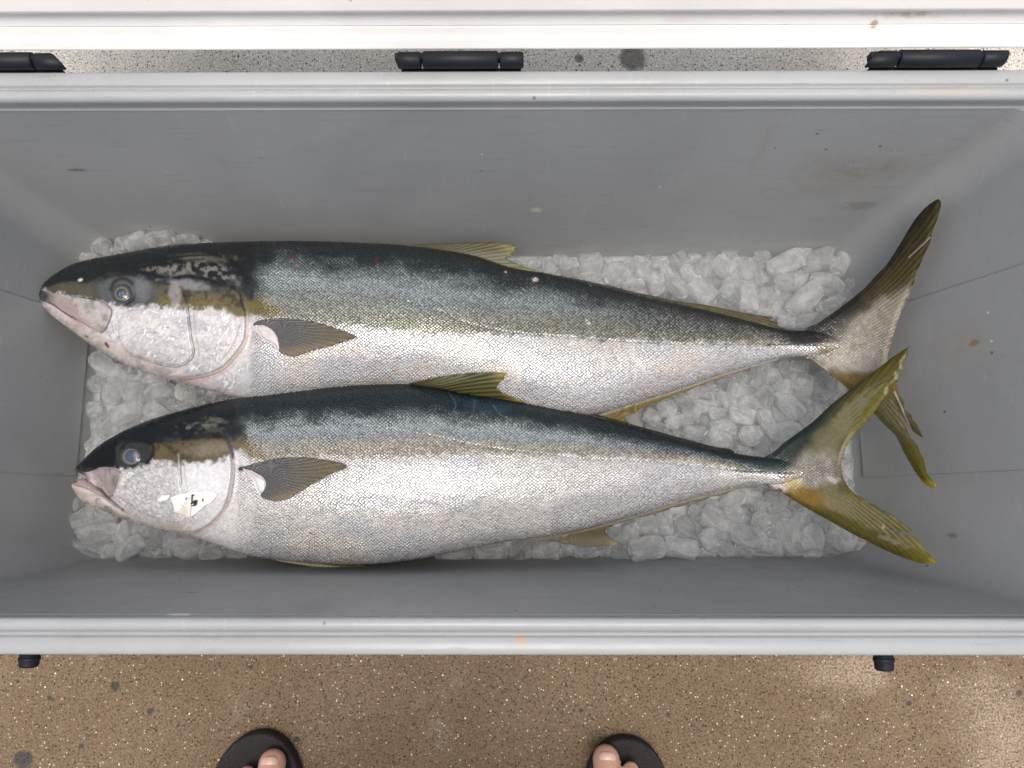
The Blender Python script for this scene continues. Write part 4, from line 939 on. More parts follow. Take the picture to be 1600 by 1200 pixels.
sheet('cheek_plate', [(240, 728), (262, 724), (278, 726), (282, 740), (284, 756), (290, 775), (296, 795), (292, 812), (276, 820), (250, 814), (222, 804), (200, 790), (192, 770), (196, 750), (214, 738)], on(B, .0005), .0024, b_paint, fB, M_skin_b, taper=5, edge=.0013, scaled=lambda x, y: np.full(x.shape, .25))
sheet('gill_cover', [(285, 690), (300, 682), (335, 680), (352, 684), (359, 697), (362.5, 712), (363.5, 735), (361.5, 756), (356, 781), (345, 803), (326, 822), (302, 833), (280, 830), (292, 820), (299, 806), (297, 788), (290, 765), (286, 740)], on(B, .0005), .0034, b_paint, fB, M_skin_b, taper=4, edge=.0012, scaled=lambda x, y: np.full(x.shape, .06))
ex, ey = 204.5, 713.5
eye = dome('eye', B, ex-.5, ey, 18.5, 16.5, -.0030, .0046, lambda q, a: (.018, .020, .020) if q > .82 else (.045, .05, .048), fB, rot=-12)
dome('iris', B, ex, ey, 14.2, 13.2, -.0006, .0032, lambda q, a: (.15, .13, .10) if .80 < q < .87 else ((.11, .12, .12) if q < .8 else (.07, .08, .078)), eye)
dome('pupil', B, ex+1, ey-.5, 10.6, 10.2, .0012, .0022, lambda q, a: tuple(np.array([.055, .078, .125])*(1-.2*q)+np.array([.20, .18, .16])*max(0, math.cos(a+.2))**3*q), eye)
pb = [(376, 731), (389, 727), (399, 723.5), (410, 721), (422, 718), (436, 716), (453, 715), (471, 714.5), (485, 715.5), (497, 717), (511, 719), (524, 721.5), (534, 724), (541.5, 727.5), (538, 732), (532, 735), (520, 739), (506, 746), (492, 754), (480, 760.5), (471, 767), (462, 772.5), (453, 778), (445, 781.5), (431, 783), (419, 781.5), (412, 778), (407, 773), (413, 765), (415.5, 757), (413, 749), (406, 742), (392, 735)]
sheet('pectoral_fin', pb, lifted(B, (385, 730), (541, 727), .006), .0016, lambda x, y: (lambda c: stack4(mixc(c[..., :3], [.22, .175, .12], .8*sstep(766, 782, y+(x-440)*.3)), c[..., 3]))(pect_paint(372, 724, 5)(x, y)), fB, M_fin, taper=2, scaled=fin_rays(372, 724, 130, .25))
sheet('fin_base', [(379, 733), (386, 731), (396, 737), (405, 742), (414, 748), (417, 758), (415, 768), (408, 773), (401, 768), (397, 757), (390, 744)], lifted(B, (385, 730), (541, 727), .004, .0016), .0022,
      lambda x, y: stack4(mixc(np.broadcast_to([.56, .56, .575], x.shape+(3,)), [.42, .38, .42], (1-sstep(742, 752, y))*.7), np.full(x.shape, .1)), fB, M_skin_b, taper=5, edge=.0016, scaled=lambda x, y: np.full(x.shape, .1))
sheet('dorsal_fin', [(640, 600), (651, 596.5), (668, 592.5), (685, 589), (708, 585.5), (730, 583.4), (745, 582.3), (760, 581.8), (776, 582), (791, 583.6), (788, 587), (787, 592), (782, 595), (779, 600), (776, 604), (779, 609), (785, 613), (795, 618), (806, 623), (822, 629), (790, 626), (740, 618), (690, 608)],
      lambda x, y: np.maximum(B.zc(x)+.004, np.where(y < A.bot(x), surf(A, x, y), 0)+.0035), .0018, fin_paint(600, 620, 150, [.085, .085, .030], [.17, .14, .030], lambda x, y: sstep(760, 790, x+(590-y)*.6), [.15, .15, .10], lambda x, y: .6*blob(x, y, 700, 594, 34, 6, -10), dark=.4), fB, M_fin, step=1.0, taper=1.8, scaled=fin_rays(600, 620, 150))
sheet('rear_dorsal_fin', [(810, 621), (860, 633.5), (920, 645), (980, 661), (1040, 677.5), (1100, 694), (1120, 699), (1138, 701), (1146, 705), (1140, 710), (1080, 697), (1000, 675), (920, 654), (860, 641)],
      lambda x, y: B.zc(x)-.001, .0020, fin_paint(1000, 650, 330, [.022, .024, .022], [.05, .05, .04], lambda x, y: .3*sstep(.5, .7, fbm(x/6, y/6, 2)), dark=.25), fB, M_fin, taper=1.5, scaled=fin_rays(1000, 650, 330))
sheet('anal_fin', [(835, 843), (870, 836), (920, 825), (960, 814), (1010, 799), (1060, 783), (1110, 767), (1150, 758), (1160, 757.5), (1158, 762), (1146, 766), (1134, 771), (1120, 775.5), (1110, 776), (1104, 780), (1090, 783.5), (1080, 784), (1074, 788), (1060, 792), (1050, 793), (1043, 797), (1030, 800.5), (1020, 801), (1013, 805), (1000, 808), (990, 809), (984, 812.5), (970, 817), (961, 819), (954, 824),
      (945, 829), (950, 836), (957, 843), (966, 850), (950, 853), (930, 854.5), (915, 854), (900, 852), (878, 848), (855, 843)], lambda x, y: B.zc(x)-.006, .0022, fin_paint(830, 790, 260, [.12, .10, .052], [.36, .30, .10], lambda x, y: sstep(945, 966, x)*sstep(838, 850, y), [.30, .28, .24], lambda x, y: .35*sstep(832, 846, y)*(x < 960)+.8*np.exp(-((y-B.bot(x)-1)/3.2)**2), dark=.45), fB, M_fin, taper=1.2, scaled=fin_rays(830, 790, 260))
sheet('pelvic_fin', [(425, 873), (436, 872), (464, 873), (495, 876), (526, 880), (552, 881.5), (569, 883), (576, 887), (567, 890), (545, 891.5), (526, 890.5), (495, 887), (457, 881.5), (437, 877.5)], lambda x, y: .064+0*x, .0018,
      fin_paint(400, 868, 120, [.10, .092, .012], [.42, .38, .26], lambda x, y: np.exp(-((y-(875+(x-425)*.118))/1.9)**2), dark=.3), fB, M_fin, step=1.0, taper=1.2, scaled=fin_rays(400, 868, 120))
sheet('tail_fin', None, lambda px, py: B.zc(px)+.006*sstep(50, 180, np.abs(py-738))-.0006, .0034, b_tail_paint, fB, M_skin_b, step=1.2, taper=8, smoothn=2, polys=[B_TAIL], scaled=lambda x, y: np.clip(.5*np.exp(-((y-738)/28.0)**2), 0, 1))

# ================================================================= PAPER SCRAP on the lower fish's cheek
def paper_material():
    t = NT('damp_paper'); pg = t.n('Attribute'); pg.attribute_name = 'pigment'; co = t.pos()
    t.l(pg.outputs['Color'], t.p.inputs['Base Color']); t.p.inputs['Roughness'].default_value = .5
    t.bump(t.noise(co, 260, 3), .0004, .4); return t.m
M_paper = paper_material()
def paper_paint(px, py):
    n1 = fbm(px/16, py/16, 3)-.5
    c = mixc(np.broadcast_to([.70, .70, .675], px.shape+(3,)), [.60, .59, .53], sstep(.0, .25, n1))
    c = mixc(c, [.42, .42, .40], .8*line(px, py, [(272, 779), (280, 786), (287, 792)], .8)+.7*line(px, py, [(278, 776), (286, 783), (291, 788)], .7)+.5*line(px, py, [(300, 769), (296, 777), (291, 786)], .7))
    return stack4(c, np.zeros(px.shape))
pz = lambda off, fold=0: (lambda x, y: surf(B, x, y)+B.relief(x, y)+off+fold*.0009*np.clip((x-275)/20, 0, 1)*np.clip((y-768)/20, 0, 1.2))
ps = empty('paper_scrap', tuple(at(303, 785, .118)), 'crumpled white paper scrap with black print on the cheek of the front fish', 'paper scrap')
sheet('paper_sheet', [(266.5, 778), (272, 775), (285, 771.5), (300, 768.5), (312, 768), (327, 767.5), (340, 771), (337, 777), (330, 785), (322, 789), (312, 798), (304, 804), (297, 810), (290, 808), (283, 804.5), (275, 801.5), (272, 800), (271, 790)], pz(.0030, 1), .0008, paper_paint, ps, M_paper, step=.9, smoothn=0, taper=.8)
sheet('paper_fold', [(303, 770.5), (299, 785), (297.5, 809), (284, 804), (275, 801), (281, 797), (288, 786), (292, 779)], pz(.0046, 1), .0007, lambda x, y: stack4(paper_paint(x, y)[..., :3]*np.array([.86, .86, .82]), 0*x), ps, M_paper, step=.9, smoothn=0, taper=.8)
sheet('paper_shred', [(245.5, 781), (250, 777), (254, 774), (266, 773.5), (265, 777), (261, 781), (255, 782.5), (249, 785)], pz(.0034), .0008, paper_paint, ps, M_paper, step=.9, smoothn=0, taper=.8)
ink = simple('black_print', (.012, .012, .013), .6)
def mark(poly): sheet('print_mark', poly, pz(.0058, 1), .0003, lambda x, y: stack4(np.broadcast_to([.012, .012, .013], x.shape+(3,)), 0*x), ps, M_paper, step=.55, smoothn=0, taper=.3)
mark([(297.5, 786), (301, 783), (305, 781), (308, 782), (307.5, 786), (306, 790), (302.5, 791.5), (299, 791), (297.3, 790), (302, 789.3), (303, 787), (300.5, 787.2), (298, 788.5)])
mark([(299, 773), (302.5, 772.5), (303, 774.5), (301, 775), (300, 784), (298.6, 784)])
mark([(288.5, 780), (292, 777), (292.6, 778.6), (289.5, 781)])
mark([(315, 778.5), (317.5, 779), (317, 783.5), (315, 784), (314.6, 782.6), (316, 782), (316.3, 780)])

# ================================================================= ICE
# (centre x, centre y, length, width, angle in degrees downward from +x, layer 0 buried .. 2 on top), photo pixels
ICE = {
 'tail_back': [(812,411,26,16,5,0),(832,414,24,18,0,0),(800,408,20,12,0,0),(846,410,18,16,0,0),(875,405,22,16,0,0),(1015,406,24,16,0,0),(1085,404,22,16,0,0),(1140,400,26,16,0,0),(1190,402,24,18,0,0),(1210,412,24,22,0,0),(1325,398,22,16,0,0),(1255,395,24,16,0,0),(860,417,30,27,90,1),(889,412,28,20,5,1),(890,427,28,22,0,0),(921,410,38,30,-3,2),(922,430,40,22,0,0),(948,412,20,20,0,0),(965,427,42,38,-30,1),(990,441,36,22,0,0),(980,415,20,18,0,0),(1001,421,38,30,95,2),(1030,410,28,20,0,1),(1025,443,36,28,88,1),
  (1041,425,22,18,40,1),(1064,412,34,26,60,1),(1076,430,34,22,60,2),(1056,445,50,27,60,1),(1098,421,34,26,-62,1),(1112,404,20,17,0,0),(1130,417,36,28,48,1),(1153,413,24,20,0,0),(1169,421,39,30,-70,2),(1190,430,34,21,90,1),(1139,452,30,25,-55,2),(1096,455,44,34,45,1),
  (1117,443,24,22,0,0),(1170,465,45,30,91,2),(1200,460,33,27,-12,2),(1136,472,36,26,0,0),(1227,411,56,34,-28,2),(1225,441,30,31,0,2),(1278,405,46,36,-15,2),(1292,441,54,29,14,2),(1257,467,64,35,-40,2),(1246,437,40,26,-50,1),(1312,413,34,29,-62,1),(1342,404,31,28,10,1),
  (1345,426,26,26,0,0),(1338,446,36,29,25,1),(1222,470,30,25,0,1),(1294,480,34,24,-12,1),(1315,468,28,22,-40,0),(1214,481,26,21,80,1),(1203,489,30,22,0,0),(1245,500,48,26,-8,0),(1272,499,30,24,0,0),(1228,500,28,22,0,0),(1185,480,28,24,30,0),(1265,420,30,24,20,0),
  (1300,460,28,24,0,0),(1150,435,28,24,60,0),(1080,470,30,24,20,0),(1040,460,30,24,0,0),(1255,512,30,20,10,0),(1110,478,30,20,20,0)],
 'between_tails': [(1019,652,29,24,30,1),(1042,638,31,27,58,2),(1066,626,30,25,30,0),(1053,657,29,23,-40,1),(1060,676,18,17,0,0),(1078,650,31,29,0,1),(1086,678,37,28,6,2),(1107,612,26,25,0,1),(1101,636,38,21,4,1),(1025,667,32,24,10,0),(1126,621,28,25,60,1),(1146,620,45,24,-75,2),
  (1131,600,28,22,0,0),(1086,612,28,20,-25,0),(1168,630,35,25,-10,2),(1127,648,38,24,0,1),(1160,650,39,25,6,2),(1128,669,40,28,-15,1),(1119,686,38,31,30,2),(1106,664,28,17,62,0),(1145,685,38,24,-70,0),(1172,680,34,33,0,2),(1161,705,26,21,0,0),(1187,588,38,31,-78,1),
  (1161,592,28,22,0,0),(1206,587,27,26,0,1),(1228,578,30,23,60,0),(1249,575,28,24,0,1),(1252,602,34,34,0,1),(1283,601,52,44,-30,1),(1223,608,31,25,-60,2),(1194,621,36,33,-60,1),(1236,635,44,29,45,2),(1253,624,27,25,0,0),(1197,657,39,21,70,2),(1219,650,33,31,0,1),
  (1263,655,35,31,-40,1),(1226,673,50,29,-12,2),(1194,692,41,26,-70,1),(1211,694,32,22,-60,1),(1311,622,24,18,-60,1),(1239,658,26,20,0,0),(1278,646,26,20,40,0),(1277,628,26,20,0,0),(1300,640,24,18,0,0),(1046,685,28,18,10,0),(1100,700,30,20,15,0),(1180,712,30,18,5,0),(1180,655,26,22,0,0),(1210,630,26,22,0,0),(1110,650,26,22,0,0)],
 'front_right': [(962,838,32,24,20,1),(986,834,33,25,83,2),(972,868,40,23,35,1),(1009,857,52,35,-10,2),(1022,838,28,24,0,0),(1009,820,38,28,0,0),(1039,817,46,24,82,1),(1036,852,30,24,0,0),(1064,856,52,31,10,2),(1078,828,58,29,38,2),(1108,842,31,27,60,2),(1122,816,55,35,34,2),
  (1089,800,26,24,0,0),(1146,780,50,27,-38,1),(1145,805,33,28,0,1),(1105,792,32,22,0,0),(1132,855,31,25,60,1),(1104,861,30,18,0,1),(1176,775,27,25,0,1),(1190,795,30,24,0,1),(1212,783,36,31,0,1),(1167,806,32,26,30,0),(1191,816,33,28,60,1),(1167,837,55,33,20,2),
  (1162,857,29,23,20,1),(1201,852,37,26,5,1),(1212,833,30,28,0,0),(1216,808,36,30,0,0),(1234,836,52,32,72,2),(1252,812,30,26,80,0),(1268,840,41,35,85,2),(1311,840,44,31,32,1),(1300,855,32,24,0,0),(1346,851,30,24,10,1),(1281,814,38,26,10,0),(1247,794,28,24,0,0),
  (1316,722,30,26,0,0),(1318,752,30,20,50,0),(1328,772,20,14,40,0),(1085,845,26,22,0,0),(1180,855,26,18,0,0),(1325,850,28,20,0,0),(1060,835,28,24,0,0),(1145,832,28,24,0,0),(1240,862,26,14,0,0),(1268,864,26,14,0,0)],
 'belly': [(708,867,54,27,0,1),(736,868,28,14,95,0),(768,863,48,29,2,1),(814,857,44,29,-60,1),(834,862,24,22,0,0),(856,858,40,30,8,1),(884,857,28,24,0,0),(904,860,24,22,0,1),(923,863,32,18,-10,1),(942,860,24,16,0,0)],
 'snout_back': [(161,387,33,29,15,1),(190,384,24,20,90,1),(215,379,36,33,-25,2),(252,375,43,29,3,2),(292,377,40,22,0,1),(142,404,26,20,0,0),(235,390,40,24,0,0),(320,384,30,18,0,0),(180,398,30,22,0,0)],
 'between_heads': [(150,600,26,22,60,0),(147,640,26,22,80,0),(156,655,24,20,0,0),(148,715,26,22,20,0),(163,570,48,27,35,2),(186,581,32,29,0,1),(176,610,44,35,82,2),(205,599,30,28,0,0),(211,618,41,33,65,2),(246,614,38,31,-30,2),(240,591,46,27,3,1),(198,643,48,31,-30,2),(243,645,34,29,35,2),(175,669,36,32,-45,1),(152,670,28,17,88,2),(207,662,35,22,-30,1),(150,693,32,22,-28,1),
  (226,652,26,22,0,0),(264,632,28,22,-10,0),(282,640,36,20,-12,0),(298,622,26,20,85,1),(315,631,17,15,0,1),(271,611,26,19,20,0),(283,612,26,17,90,0),(330,625,26,18,-8,0),(171,556,26,18,30,0),(215,580,32,24,20,0),(305,608,28,20,20,0),(345,622,24,16,-5,0),(185,640,26,22,0,0),(255,605,24,20,0,0)],
 'front_left': [(112,789,29,28,0,1),(132,810,37,28,-22,2),(109,841,23,22,0,1),(104,858,18,16,0,0),(154,832,63,29,-8,2),(138,858,55,28,10,1),(116,869,22,13,0,0),(192,834,37,27,78,1),(203,826,30,25,0,0),(174,861,27,23,-60,1),(204,855,48,28,-32,2),(236,840,38,30,90,2),(236,862,30,16,0,0),
  (266,848,36,22,85,1),(254,864,30,17,0,0),(292,857,43,32,8,2),(330,864,35,28,-28,1),(366,866,38,20,8,1),(166,808,32,22,20,0),(222,825,28,22,0,0),(150,812,26,20,0,0),(125,742,26,22,0,0),(137,756,28,22,10,0),(312,850,28,22,0,0)],
}
def ice_material():
    t = NT('frosted_ice'); co = t.n('TexCoord').outputs['Object']; inf = t.n('ObjectInfo')
    off = t.n('VectorMath', operation='MULTIPLY_ADD'); t.l(inf.outputs['Location'], off.inputs[0]); off.inputs[1].default_value = (31, 47, 13); t.l(co, off.inputs[2])
    n1 = t.noise(off.outputs[0], 2.2, 5, .65, .6); n2 = t.noise(off.outputs[0], 9, 4, .7)
    p = t.p; p.inputs['Base Color'].default_value = (.96, .97, .972, 1)
    p.inputs['Transmission Weight'].default_value = 1; p.inputs['IOR'].default_value = 1.30
    t.l(t.ramp(n2, .3, .8, .015, .11), p.inputs['Roughness'])
    t.bump(t.math('ADD', t.math('MULTIPLY', n1, .7), t.math('MULTIPLY', n2, .25)), .12, .5)
    milk = t.n('BsdfDiffuse'); milk.inputs[0].default_value = (.90, .92, .93, 1)
    tl = t.n('BsdfTranslucent'); tl.inputs[0].default_value = (.92, .94, .95, 1)
    mm = t.n('MixShader'); mm.inputs[0].default_value = .65; t.l(milk.outputs[0], mm.inputs[1]); t.l(tl.outputs[0], mm.inputs[2])
    f = t.math('ADD', t.math('ADD', t.ramp(n1, .3, .72, .10, .42), t.ramp(t.n('NewGeometry').outputs['Pointiness'], .508, .56, 0, .5)), t.math('MULTIPLY', t.math('SUBTRACT', inf.outputs['Random'], .5), .22))  # edges turned milkier in the mix, standing in for bright refracted rims
    mx = t.n('MixShader'); t.l(f, mx.inputs[0]); tr = t.n('BsdfTransparent'); tr.inputs[0].default_value = (.955, .965, .97, 1); g2 = t.n('MixShader'); g2.inputs[0].default_value = .28; t.l(p.outputs[0], g2.inputs[1]); t.l(tr.outputs[0], g2.inputs[2]); t.l(g2.outputs[0], mx.inputs[1]); t.l(mm.outputs[0], mx.inputs[2]); t.l(mx.outputs[0], t.out.inputs['Surface'])
    return t.m
M_ice = ice_material()
from mathutils import noise as mn
def nugget_mesh(seed, kind):
    """unit nugget: length 1 along x, diameter 1 in y and z; kinds: rounded barrel, cut cylinder, hollow-ended, lumpy"""
    n, m = 26, 19; V = []; rs = random.Random(seed)
    e = {'barrel': 2.6, 'cut': 9.0, 'hollow': 7.0, 'lump': 2.2}[kind]
    for i in range(m):
        a = math.pi*i/(m-1); cx, sr = math.cos(a), math.sin(a)
        q = (abs(cx)**e+abs(sr)**e)**(-1/e)
        x, r = cx*q*.5, sr*q*.5
        if kind == 'hollow' and abs(cx) > .8 and x > 0: x -= .16*(1-min(1, r/.22))
        for j in range(n):
            b = 2*math.pi*j/n
            sq = 1.0
            if kind == 'cut': sq = (abs(math.cos(b))**3.2+abs(math.sin(b))**3.2)**(-1/3.2)*.96
            y, z = r*math.cos(b)*sq, r*math.sin(b)*sq
            nv = mn.noise_vector(Vector((x*2.2+seed*7.1, y*2.0, z*2.0)))*(.16 if kind != 'lump' else .26)+mn.noise_vector(Vector((x*6+seed, y*6, z*6)))*.035
            V.append((x*1.0+nv[0]*.5, y+nv[1]*.6, z+nv[2]*.6))
    V = np.array(V); Fq = grid_quads(m, n, True)
    V[:, 0] /= np.ptp(V[:, 0]); V[:, 1] /= np.ptp(V[:, 1]); V[:, 2] /= np.ptp(V[:, 2])
    me = npmesh('ice_nugget', V, Fq[:, ::-1]); me.materials.append(M_ice); me.polygons.foreach_set('use_smooth', [True]*len(me.polygons))
    return me
KINDS = ['barrel', 'cut', 'hollow', 'lump']
nug = {k: [nugget_mesh(10*i+q+1, k) for q in range(4)] for i, k in enumerate(KINDS)}
PLACE = {'tail_back': ('behind the back fish', 'ice behind the back fish'), 'between_tails': ('between the two tails', 'ice between the two tails'), 'front_right': ('by the front wall at right', 'ice along the front wall near the tail'),
         'belly': ("under the front fish's belly", 'ice under the belly of the front fish'), 'snout_back': ("behind the back fish's head", 'ice behind the head of the back fish'), 'between_heads': ('between the two heads', 'ice between the two heads'), 'front_left': ("under the front fish's head", 'ice in the front left corner')}
ORD = ['first', 'second', 'third', 'fourth', 'fifth', 'sixth', 'seventh', 'eighth', 'ninth', 'tenth', 'eleventh', 'twelfth', 'thirteenth', 'fourteenth', 'fifteenth', 'sixteenth', 'seventeenth', 'eighteenth', 'nineteenth', 'twentieth']
rs = random.Random(5)
for place, lst in ICE.items():
    done = []
    where, grp = PLACE[place]
    rows = {}
    for k, (cx, cy, L, Wd, ang, lay) in enumerate(sorted(lst, key=lambda q: (q[5], q[1]))):
        r = px2m(.02, Wd/2); z = r*1.02+.0008
        p = at(cx, cy, z)
        for (qx, qy, qz, qr, qL) in done:
            p = at(cx, cy, z); d = math.hypot(p[0]-qx, p[1]-qy); R2 = (r+qr)*1.0+.12*(px2m(.02, L)+qL-2*(r+qr))
            if d < R2: z = max(z, qz+math.sqrt(R2*R2-d*d)*(.52 if lay else .30))
        z = min(z, {0: .028, 1: .044, 2: .062}[lay])
        if place == 'snout_back': z = max(z, .040+.012*lay)
        while at(cx, cy, z)[1]+px2m(z, (abs(math.sin(R(ang)))*L+abs(math.cos(R(ang)))*Wd)*.5) > YB+DR*z-.0005 and z < .085: z += .002
        p = at(cx, cy, z)
        Lm, Wm = px2m(z, L)*1.05, px2m(z, Wd)*1.07
        done.append((p[0], p[1], z, Wm/2, Lm))
        asp = L/Wd
        kind = 'lump' if asp < 1.12 and rs.random() < .5 else ('hollow' if asp < 1.12 else rs.choice(['barrel', 'cut', 'barrel', 'hollow', 'cut']))
        me = rs.choice(nug[kind])
        o = bpy.data.objects.new('ice_nugget', me); C.objects.link(o)
        o.location = tuple(p); o.scale = (Lm, Wm, Wm*rs.uniform(.85, 1.0))
        o.rotation_euler = (rs.uniform(-.4, .4), rs.uniform(-.18, .18)+(1.2 if asp < 1.1 and kind == 'hollow' else 0)*0, -R(ang)+(math.pi if rs.random() < .5 else 0))
        o['category'] = 'ice nugget'; o['group'] = grp
        band = 'top' if lay == 2 else ('middle' if lay == 1 else 'bottom')
        shape = 'large ' if L > 45 else ('small ' if L < 26 else '')
        shape += 'long' if asp > 1.5 else ('round' if asp < 1.15 else 'stubby')
        rows.setdefault((band, shape), []).append((cx, o))
    for (band, shape), ol in rows.items():
        ol.sort(key=lambda q: q[0])
        for i, (cx, o) in enumerate(ol):
            if len(ol) == 1: o['label'] = f'only {shape} ice nugget in the {band} layer {where}'
            else: o['label'] = f'{ORD[i]} {shape} ice nugget from left in {band} layer {where}'

# ================================================================= PERSON (toes and sandals at the lower edge)
SK = NT('skin')
co = SK.pos(); nA = SK.noise(co, 60, 4); SK.l(SK.mix(nA, (.52, .30, .215), (.62, .385, .29)), SK.p.inputs['Base Color'])
SK.p.inputs['Roughness'].default_value = .5; SK.p.inputs['Subsurface Weight'].default_value = .12; SK.p.inputs['Subsurface Radius'].default_value = (.01, .004, .002); SK.p.inputs['Subsurface Scale'].default_value = .4
SK.bump(SK.noise(SK.map(co, (60, 420, 60)), 3, 4), .0006, .5); M_sk = SK.m
M_nail = simple('toenail', (.60, .41, .33), .3, bumpsc=200, bumpd=.0002, var=.08)
def sandal_mat():
    t = NT('black_foam_rubber'); co = t.pos()
    w1 = t.n('TexWave', wave_type='BANDS', bands_direction='DIAGONAL'); t.l(co, w1.inputs[0]); w1.inputs['Scale'].default_value = 190; w1.inputs['Distortion'].default_value = 1.5
    w2 = t.n('TexWave', wave_type='BANDS', bands_direction='DIAGONAL'); t.l(t.map(co, (-1, 1, 1)), w2.inputs[0]); w2.inputs['Scale'].default_value = 190
    t.l(t.mix(t.noise(co, 30, 4), (.012, .011, .011), (.030, .027, .026)), t.p.inputs['Base Color']); t.p.inputs['Roughness'].default_value = .62; t.p.inputs['Specular IOR Level'].default_value = .3
    t.bump(t.math('ADD', w1.outputs['Fac'], w2.outputs['Fac']), .0008, .5); return t.m
M_foam = sandal_mat()
def capsule(V, Fs, a, b, ra, rb, n=16, sy=1.0):
    """tapered capsule appended to a mesh list"""
    a, b = Vector(a), Vector(b); ax = (b-a).normalized(); u = ax.orthogonal().normalized(); v = ax.cross(u); base = len(V); rings = []
    m = 6
    for i in range(m+1):
        t = math.pi/2*(1-i/m); rings.append((a-ax*ra*math.sin(t), ra*math.cos(t)))
    for i in range(m+1):
        t = math.pi/2*i/m; rings.append((b+ax*rb*math.sin(t), rb*math.cos(t)))
    for c, r in rings:
        for j in range(n):
            g = 2*math.pi*j/n; V.append(tuple(c+(u*math.cos(g)+v*math.sin(g))*max(r, 1e-5)))
    for i in range(len(rings)-1):
        for j in range(n):
            Fs.append((base+i*n+j, base+i*n+(j+1) % n, base+(i+1)*n+(j+1) % n, base+(i+1)*n+j))
SOLE_Z = GZ+.020
person = empty('person', (0, -.5, GZ), 'person standing in black flip-flops, only the toes showing at the bottom edge', 'person')
V, Fs = [], []
feet = []
for side, tx, ty, heel in ((-1, 425, 1177, (-.025, -.245)), (1, 948, 1170, (.030, -.245))):
    T = at(tx, ty, SOLE_Z+.012); T = Vector((T[0], T[1], SOLE_Z+.011))
    # inward is towards the other foot: big toe on the inner side
    inn = -side
    fwd = Vector((side*.10, 1, 0)).normalized(); rt = Vector((fwd.y, -fwd.x, 0))*(-inn)      # rt points to the outer side
    P = lambda f, o, z: T+fwd*f+rt*o+Vector((0, 0, z))
    # toes: (forward of big toe tip, outward, radius)
    toes = [(0, 0, .0150), (-.0085, .0275, .0094), (-.022, .0435, .0084), (-.032, .0575, .0078), (-.045, .0700, .0076)]
    for i, (f, o, r) in enumerate(toes):
        tip = P(f-.010, o, r*.55-.002 if i else .0012); mid = P(f-.030, o*.97+.0005, r*.9+.004); root = P(-.060+f*.45, o*.90+.001, .010)
        capsule(V, Fs, tip, mid, r, r*.92); capsule(V, Fs, mid, root, r*.92, r*1.15)
        feet.append(('nail', side, i, tip, fwd, rt, r))
    for o0, o1, r0, r1 in ((.004, .006, .0165, .022), (.030, .026, .0145, .024), (.055, .044, .0125, .020)):
        capsule(V, Fs, P(-.066, o0, .006), P(-.150, o1, .022), r0, r1)
    capsule(V, Fs, P(-.060, .006, .004), P(-.058, .058, .002), .0150, .0125)
    heelp = P(-.225, .026, .014); ank = P(-.195, .026, .075)
    capsule(V, Fs, P(-.150, .022, .022), heelp, .026, .028); capsule(V, Fs, P(-.130, .022, .024), ank, .024, .032); capsule(V, Fs, heelp, ank, .028, .033)
    knee = Vector((ank.x-side*.01, ank.y+.03, .42)); hip = Vector((ank.x*.45+.04*0-.0, ank.y-.01, .80)); calf = ank.lerp(knee, .62)+Vector((0, -.02, 0))
    capsule(V, Fs, ank, calf, .034, .054); capsule(V, Fs, calf, knee, .054, .055); capsule(V, Fs, knee, hip, .056, .082)
hx = (at(421, 1181, GZ)[0]+at(946, 1172, GZ)[0])/2
capsule(V, Fs, (hx-.06, hip.y, .84), (hx+.09, hip.y, .84), .10, .10)
me = pymesh('body', V, Fs); pbody = link('body', me, M_sk, person)
rm = pbody.modifiers.new('merge', 'REMESH'); rm.mode = 'VOXEL'; rm.voxel_size = .0028; rm.use_smooth_shade = True
sm = pbody.modifiers.new('smooth', 'SMOOTH'); sm.factor = .5; sm.iterations = 5
# nails
for _, side, i, tip, fwd, rt, r in feet:
    n, m = 18, 7; Vn = []; nl = r*(.80 if i == 0 else .7); nw = r*(.66 if i == 0 else .62); cc = tip+Vector((0, 0, 0))+fwd*(r*.10)
    for a in range(m):
        q = a/(m-1)
        for b in range(n):
            g = 2*math.pi*b/n
            sx = abs(math.cos(g))**.65*math.copysign(1, math.cos(g))*q*nw; sy = abs(math.sin(g))**.65*math.copysign(1, math.sin(g))*q*nl
            zz = math.sqrt(max(r*r*1.03-(sx*1.0)**2-(max(0, sy)*.62)**2, 0))-(.0012 if q == 1 else 0)
            Vn.append(tuple(cc+rt*sx+fwd*(sy-nl*.28)+Vector((0, 0, zz+.0009))))
    nm_ = npmesh('toenail', np.array(Vn), grid_quads(m, n, True)); link('toenail', nm_, M_nail, person)
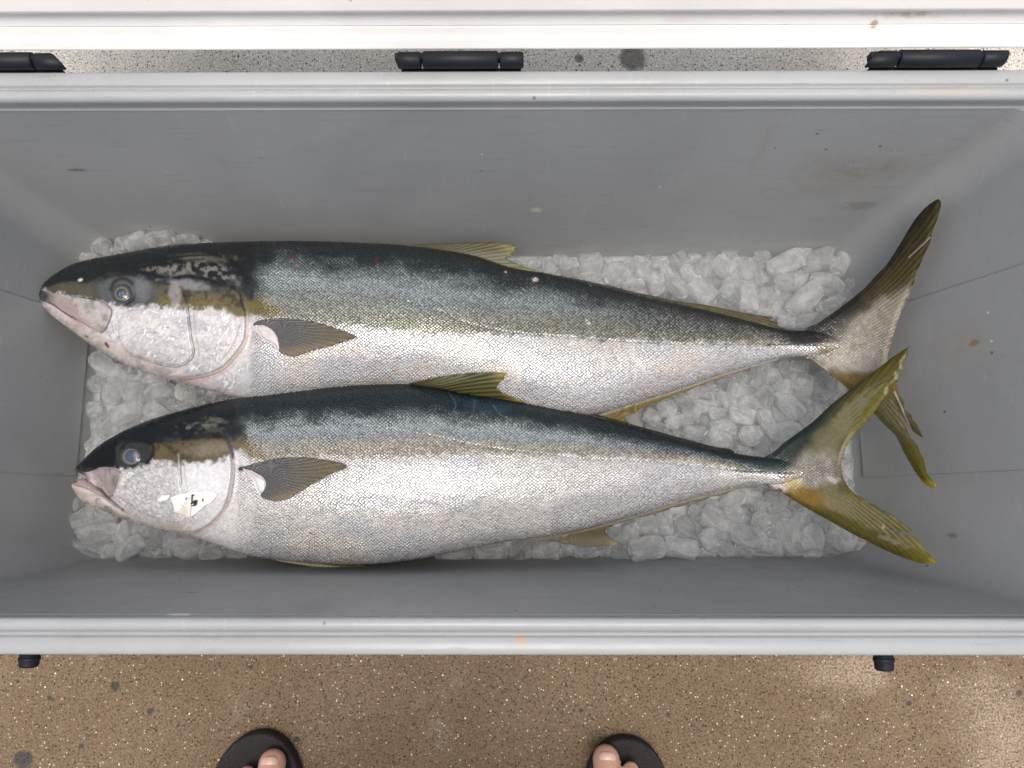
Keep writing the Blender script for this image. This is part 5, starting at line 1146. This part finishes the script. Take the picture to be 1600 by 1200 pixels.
# flip-flops: thick foam soles with a strap
def sole(side, pts):
    P_ = smooth_poly(pts, 6); n = len(P_)
    base = np.array([at(x, y, SOLE_Z) for x, y in P_]); c = base.mean(0); Vs = []
    lay = [(.985, GZ+.001), (1.0, GZ+.004), (1.0, SOLE_Z-.005), (.992, SOLE_Z-.0015), (.975, SOLE_Z-.0002), (.94, SOLE_Z), (.90, SOLE_Z-.0022), (.6, SOLE_Z-.0032), (.2, SOLE_Z-.0034)]
    for k, z in lay:
        for p in base: Vs.append((c[0]+(p[0]-c[0])*k, c[1]+(p[1]-c[1])*k, z))
    f = [(i*n+j, i*n+(j+1) % n, (i+1)*n+(j+1) % n, (i+1)*n+j) for i in range(len(lay)-1) for j in range(n)]
    f += [tuple(range(n))[::-1], tuple(range((len(lay)-1)*n, len(lay)*n))]
    o = link('flip_flop', pymesh('flip_flop', Vs, f), M_foam, person)
    return o
solL = [(404, 1145), (378, 1152), (355, 1170), (336, 1198), (322, 1240), (318, 1300), (330, 1390), (345, 1470), (358, 1540), (392, 1570), (428, 1545), (440, 1470), (446, 1400), (462, 1320), (474, 1260), (466, 1205), (450, 1170), (430, 1151)]
solR = [(975, 1154), (951, 1160), (930, 1180), (917, 1210), (912, 1255), (922, 1320), (935, 1400), (948, 1470), (962, 1540), (998, 1572), (1034, 1545), (1048, 1470), (1056, 1390), (1062, 1300), (1054, 1240), (1040, 1202), (1022, 1174), (1000, 1158)]
for side, pts in ((-1, solL), (1, solR)):
    o = sole(side, pts)
    tps = [f for f in feet if f[1] == side and f[2] == 0][0]; tip, fwd, rt = tps[3], tps[4], tps[5]
    Vq, Fq_ = [], []
    post = tip+fwd*(-.035)+rt*.0135; capsule(Vq, Fq_, post+Vector((0, 0, -.006)), post+Vector((0, 0, .024)), .003, .0035, 8)
    for o_ in (-.030, .072):
        a = post+Vector((0, 0, .026)); b = tip+fwd*(-.085)+rt*(o_*.75+.012)+Vector((0, 0, .040)); c = tip+fwd*(-.125)+rt*o_+Vector((0, 0, -.004))
        capsule(Vq, Fq_, a, b, .005, .006, 8); capsule(Vq, Fq_, b, c, .006, .006, 8)
    link('strap', pymesh('strap', Vq, Fq_), M_foam, o)
# shorts
Vq, Fq_ = [], []
for sx in (-.085, .115):
    capsule(Vq, Fq_, (hx+sx*1.0, hip.y-.005, .60), (hx+sx*.8, hip.y-.005, .84), .105, .115, 20)
capsule(Vq, Fq_, (hx-.06, hip.y-.005, .86), (hx+.09, hip.y-.005, .86), .125, .125, 20)
sh = link('shorts', pymesh('shorts', Vq, Fq_), simple('navy_cotton', (.03, .04, .07), .85, bumpsc=300), person)
rm = sh.modifiers.new('merge', 'REMESH'); rm.mode = 'VOXEL'; rm.voxel_size = .008; rm.use_smooth_shade = True
